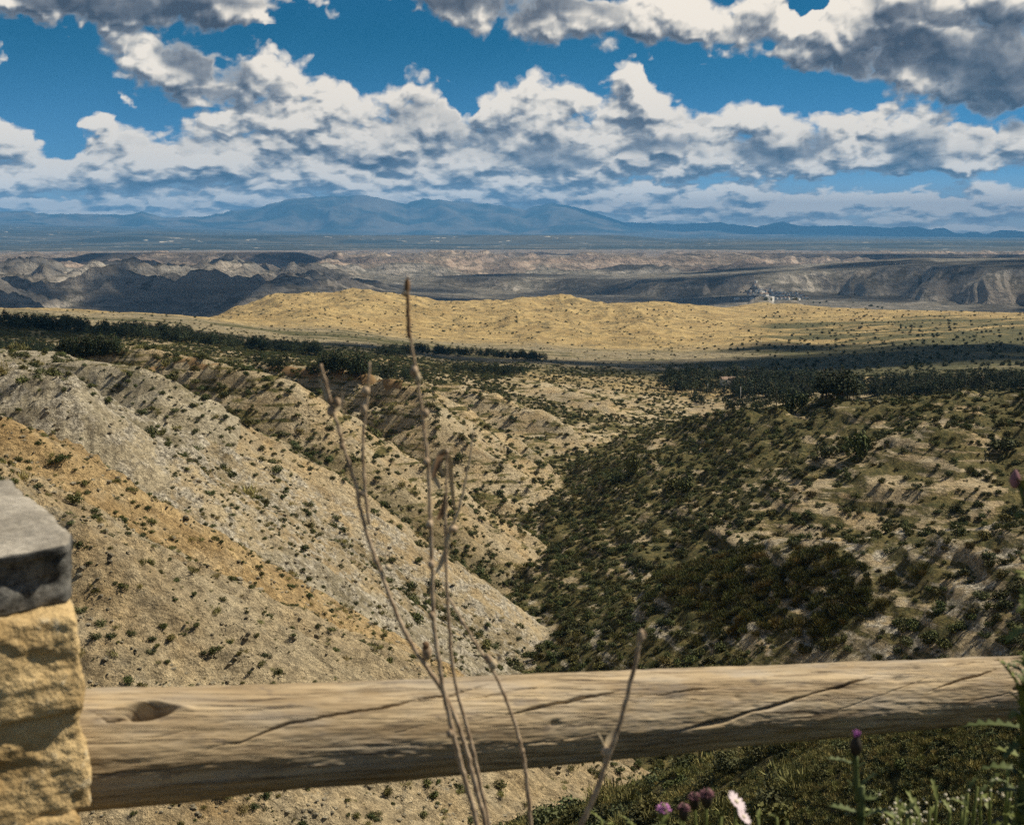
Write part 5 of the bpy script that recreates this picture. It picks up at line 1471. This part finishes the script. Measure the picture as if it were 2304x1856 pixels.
# pink and white flowers along the lower edge
def flower(px, row, d, kind, wpx, label, group=None):
    k = d / F; c = P(px, row, d)
    b = np.array([c[0] + rnd.uniform(-.03, .03), c[1] + rnd.uniform(-.02, .02), GZ])
    e = empty("wild_flower", tuple(b)); tag(e, label, "flower", group, "thing")
    stem_of(e, [b - np.array([0, 0, .02]), (b + c) / 2 + np.array([.01, 0, .02]), c], .003, .002, M_WEED)
    s = wpx * k
    if kind in ("pink", "mauve"):
        thistle_head(e, c - np.array([0, 0, s * .15]), s * .75, False, M_WEED if kind == "pink" else M_BUD)
        parts = []
        for i in range(90):
            dv = np.array([rnd.gauss(0, 1), rnd.gauss(0, 1), abs(rnd.gauss(0, 1)) * .9 + .12]); dv /= np.linalg.norm(dv)
            a = c + dv * s * .2; z_ = c + dv * s * rnd.uniform(.46, .58)
            parts.append(tube_geo([a, (a + z_) / 2, z_], [.05 * s, .055 * s, .025 * s], 3))
        v, f = join_geo(parts); child(mesh_obj("florets", v, f, M_PINK if kind == "pink" else M_MAUVE), e)
    else:
        ax = np.array([.62, -.24, .74]); ax /= np.linalg.norm(ax)
        u = np.cross(ax, (0, 0, 1.)); u /= np.linalg.norm(u); w = np.cross(ax, u)
        for i in range(15):
            a = 6.283 * i / 15 + rnd.uniform(-.1, .1); dr = math.cos(a) * u + math.sin(a) * w; sd = np.cross(ax, dr)
            L = s * .55; ww = s * .075
            pts_ = [(0, .35), (.35, 1), (.75, 1.05), (1, .4)]
            vs, fs = [], []
            for (t, q) in pts_:
                m_c = c + dr * L * t + ax * s * .10 * t
                vs += [m_c - sd * ww * q, m_c + ax * ww * .25, m_c + sd * ww * q]
            for r_i in range(3):
                for q in (0, 1): fs.append((r_i * 3 + q, r_i * 3 + q + 1, r_i * 3 + 4 + q, r_i * 3 + 3 + q))
            child(mesh_obj("petal", vs, fs, M_PETAL), e)
        v0, f0 = ICO2; child(mesh_obj("flower_centre", c + ax * s * .03 + v0 * s * .13, f0, M_SEED), e)
    for i in range(4):
        t = rnd.uniform(.25, .8); p = b + (c - b) * t
        v, f = leaf_geo(p, (rnd.uniform(-1, 1), rnd.uniform(-1, 1), rnd.uniform(.4, 1.2)), rnd.uniform(.04, .08), .008, 2, .2, i)
        child(mesh_obj("leaf", v, f, M_WEED), e)
DF = 1.72
flower(1492, 1824, DF, "pink", 36, "bright pink flower head, leftmost of the low cluster under the rail")
flower(1538, 1822, DF + .02, "mauve", 32, "dull mauve bud just right of the bright pink flower head")
flower(1562, 1797, DF + .06, "mauve", 32, "brownish bud raised behind the two left flower heads")
flower(1590, 1790, DF + .05, "mauve", 36, "pink-brown rounded bud, tallest beside the white daisy")
flower(1655, 1804, DF, "daisy", 52, "white daisy-like flower turned to the right, at the lower edge")
flower(1672, 1838, DF - .03, "daisy", 40, "small pale daisy low beneath the larger white one")
# leafy tufts that fill the foot of the rail
def weed(px, row, d, hpx, wid, n, label, group, mat=None, heads=0):
    k = d / F; c = P(px, row, d); b = np.array([c[0], c[1], GZ])
    e = empty("leafy_weed", tuple(b)); tag(e, label, "weed", group, "thing")
    _, q = stem_of(e, [b - np.array([0, 0, .02]), (b + c) / 2 + np.array([rnd.uniform(-.02, .02), 0, 0]), c], .004, .0025, M_WEED)
    for i in range(n):
        p = q[int((len(q) - 1) * (i + 1) / n)]
        a = rnd.uniform(0, 6.283)
        v, f = leaf_geo(p, (math.cos(a), math.sin(a) * .8, rnd.uniform(.5, 1.5)), rnd.uniform(.6, 1.2) * wid * k, rnd.uniform(.10, .18) * wid * k, 3, .3, i)
        child(mesh_obj("leaf", v, f, mat or M_WEED), e)
    if heads:
        v0, f0 = ICO2; parts = []
        for i in range(heads):
            pp = c + np.array([rnd.gauss(0, 1) * wid * k * .5, rnd.gauss(0, 1) * wid * k * .3, rnd.gauss(0, .6) * wid * k * .4])
            parts.append((pp + v0[:, :] * rnd.uniform(2.2, 4.2) * k, f0.tolist()))
        v, f = join_geo(parts); o = child(mesh_obj("flowerlets", v, f, M_SEED), e); o["kind"] = "stuff"
wd = random.Random(21)
for i in range(16):
    px = 1360 + i * 27 + wd.uniform(-10, 10)
    weed(px, 1862 - wd.uniform(0, 26), DF + wd.uniform(-.05, .12), 0, 40, 9, ("low green weed left of the bright pink flower" if px < 1470 else "low green weed among the pink and white flowers" if px < 1680 else "low green weed between the white flowers and the thistle"), "weeds among the low flowers")
for i in range(26):
    px = 1985 + wd.random() ** .8 * 330; row = 1850 - (px - 1985) * .42 * wd.uniform(.3, 1.0)
    weed(px, row, wd.uniform(1.9, 2.3), 0, wd.uniform(50, 80), 14, "green leafy weed with tiny cream flowers, " + ("at the left end of the corner clump" if px < 2090 else "in the middle of the corner clump" if px < 2200 else "in the corner below the tall thistle"), "flowering weeds in the corner", M_WEED if wd.random() < .6 else M_THISTLE, heads=wd.choice([0, 0, 7, 12]))
# the same kind of pillar carries the rail's far end, just out of the picture
far_pillar = pillar.copy(); COL.objects.link(far_pillar)
far_pillar.location = pillar.location + Vector((AX * (LLEN + 1.02)).tolist()) + Vector((UB * .10).tolist())
tag(far_pillar, "rough yellow stone pillar with a grey cap holding the rail's right-hand end", "stone pillar")
for o in list(pillar.children):
    c = o.copy(); COL.objects.link(c); c.parent = far_pillar; c.matrix_parent_inverse = Matrix.Translation(-pillar.location)
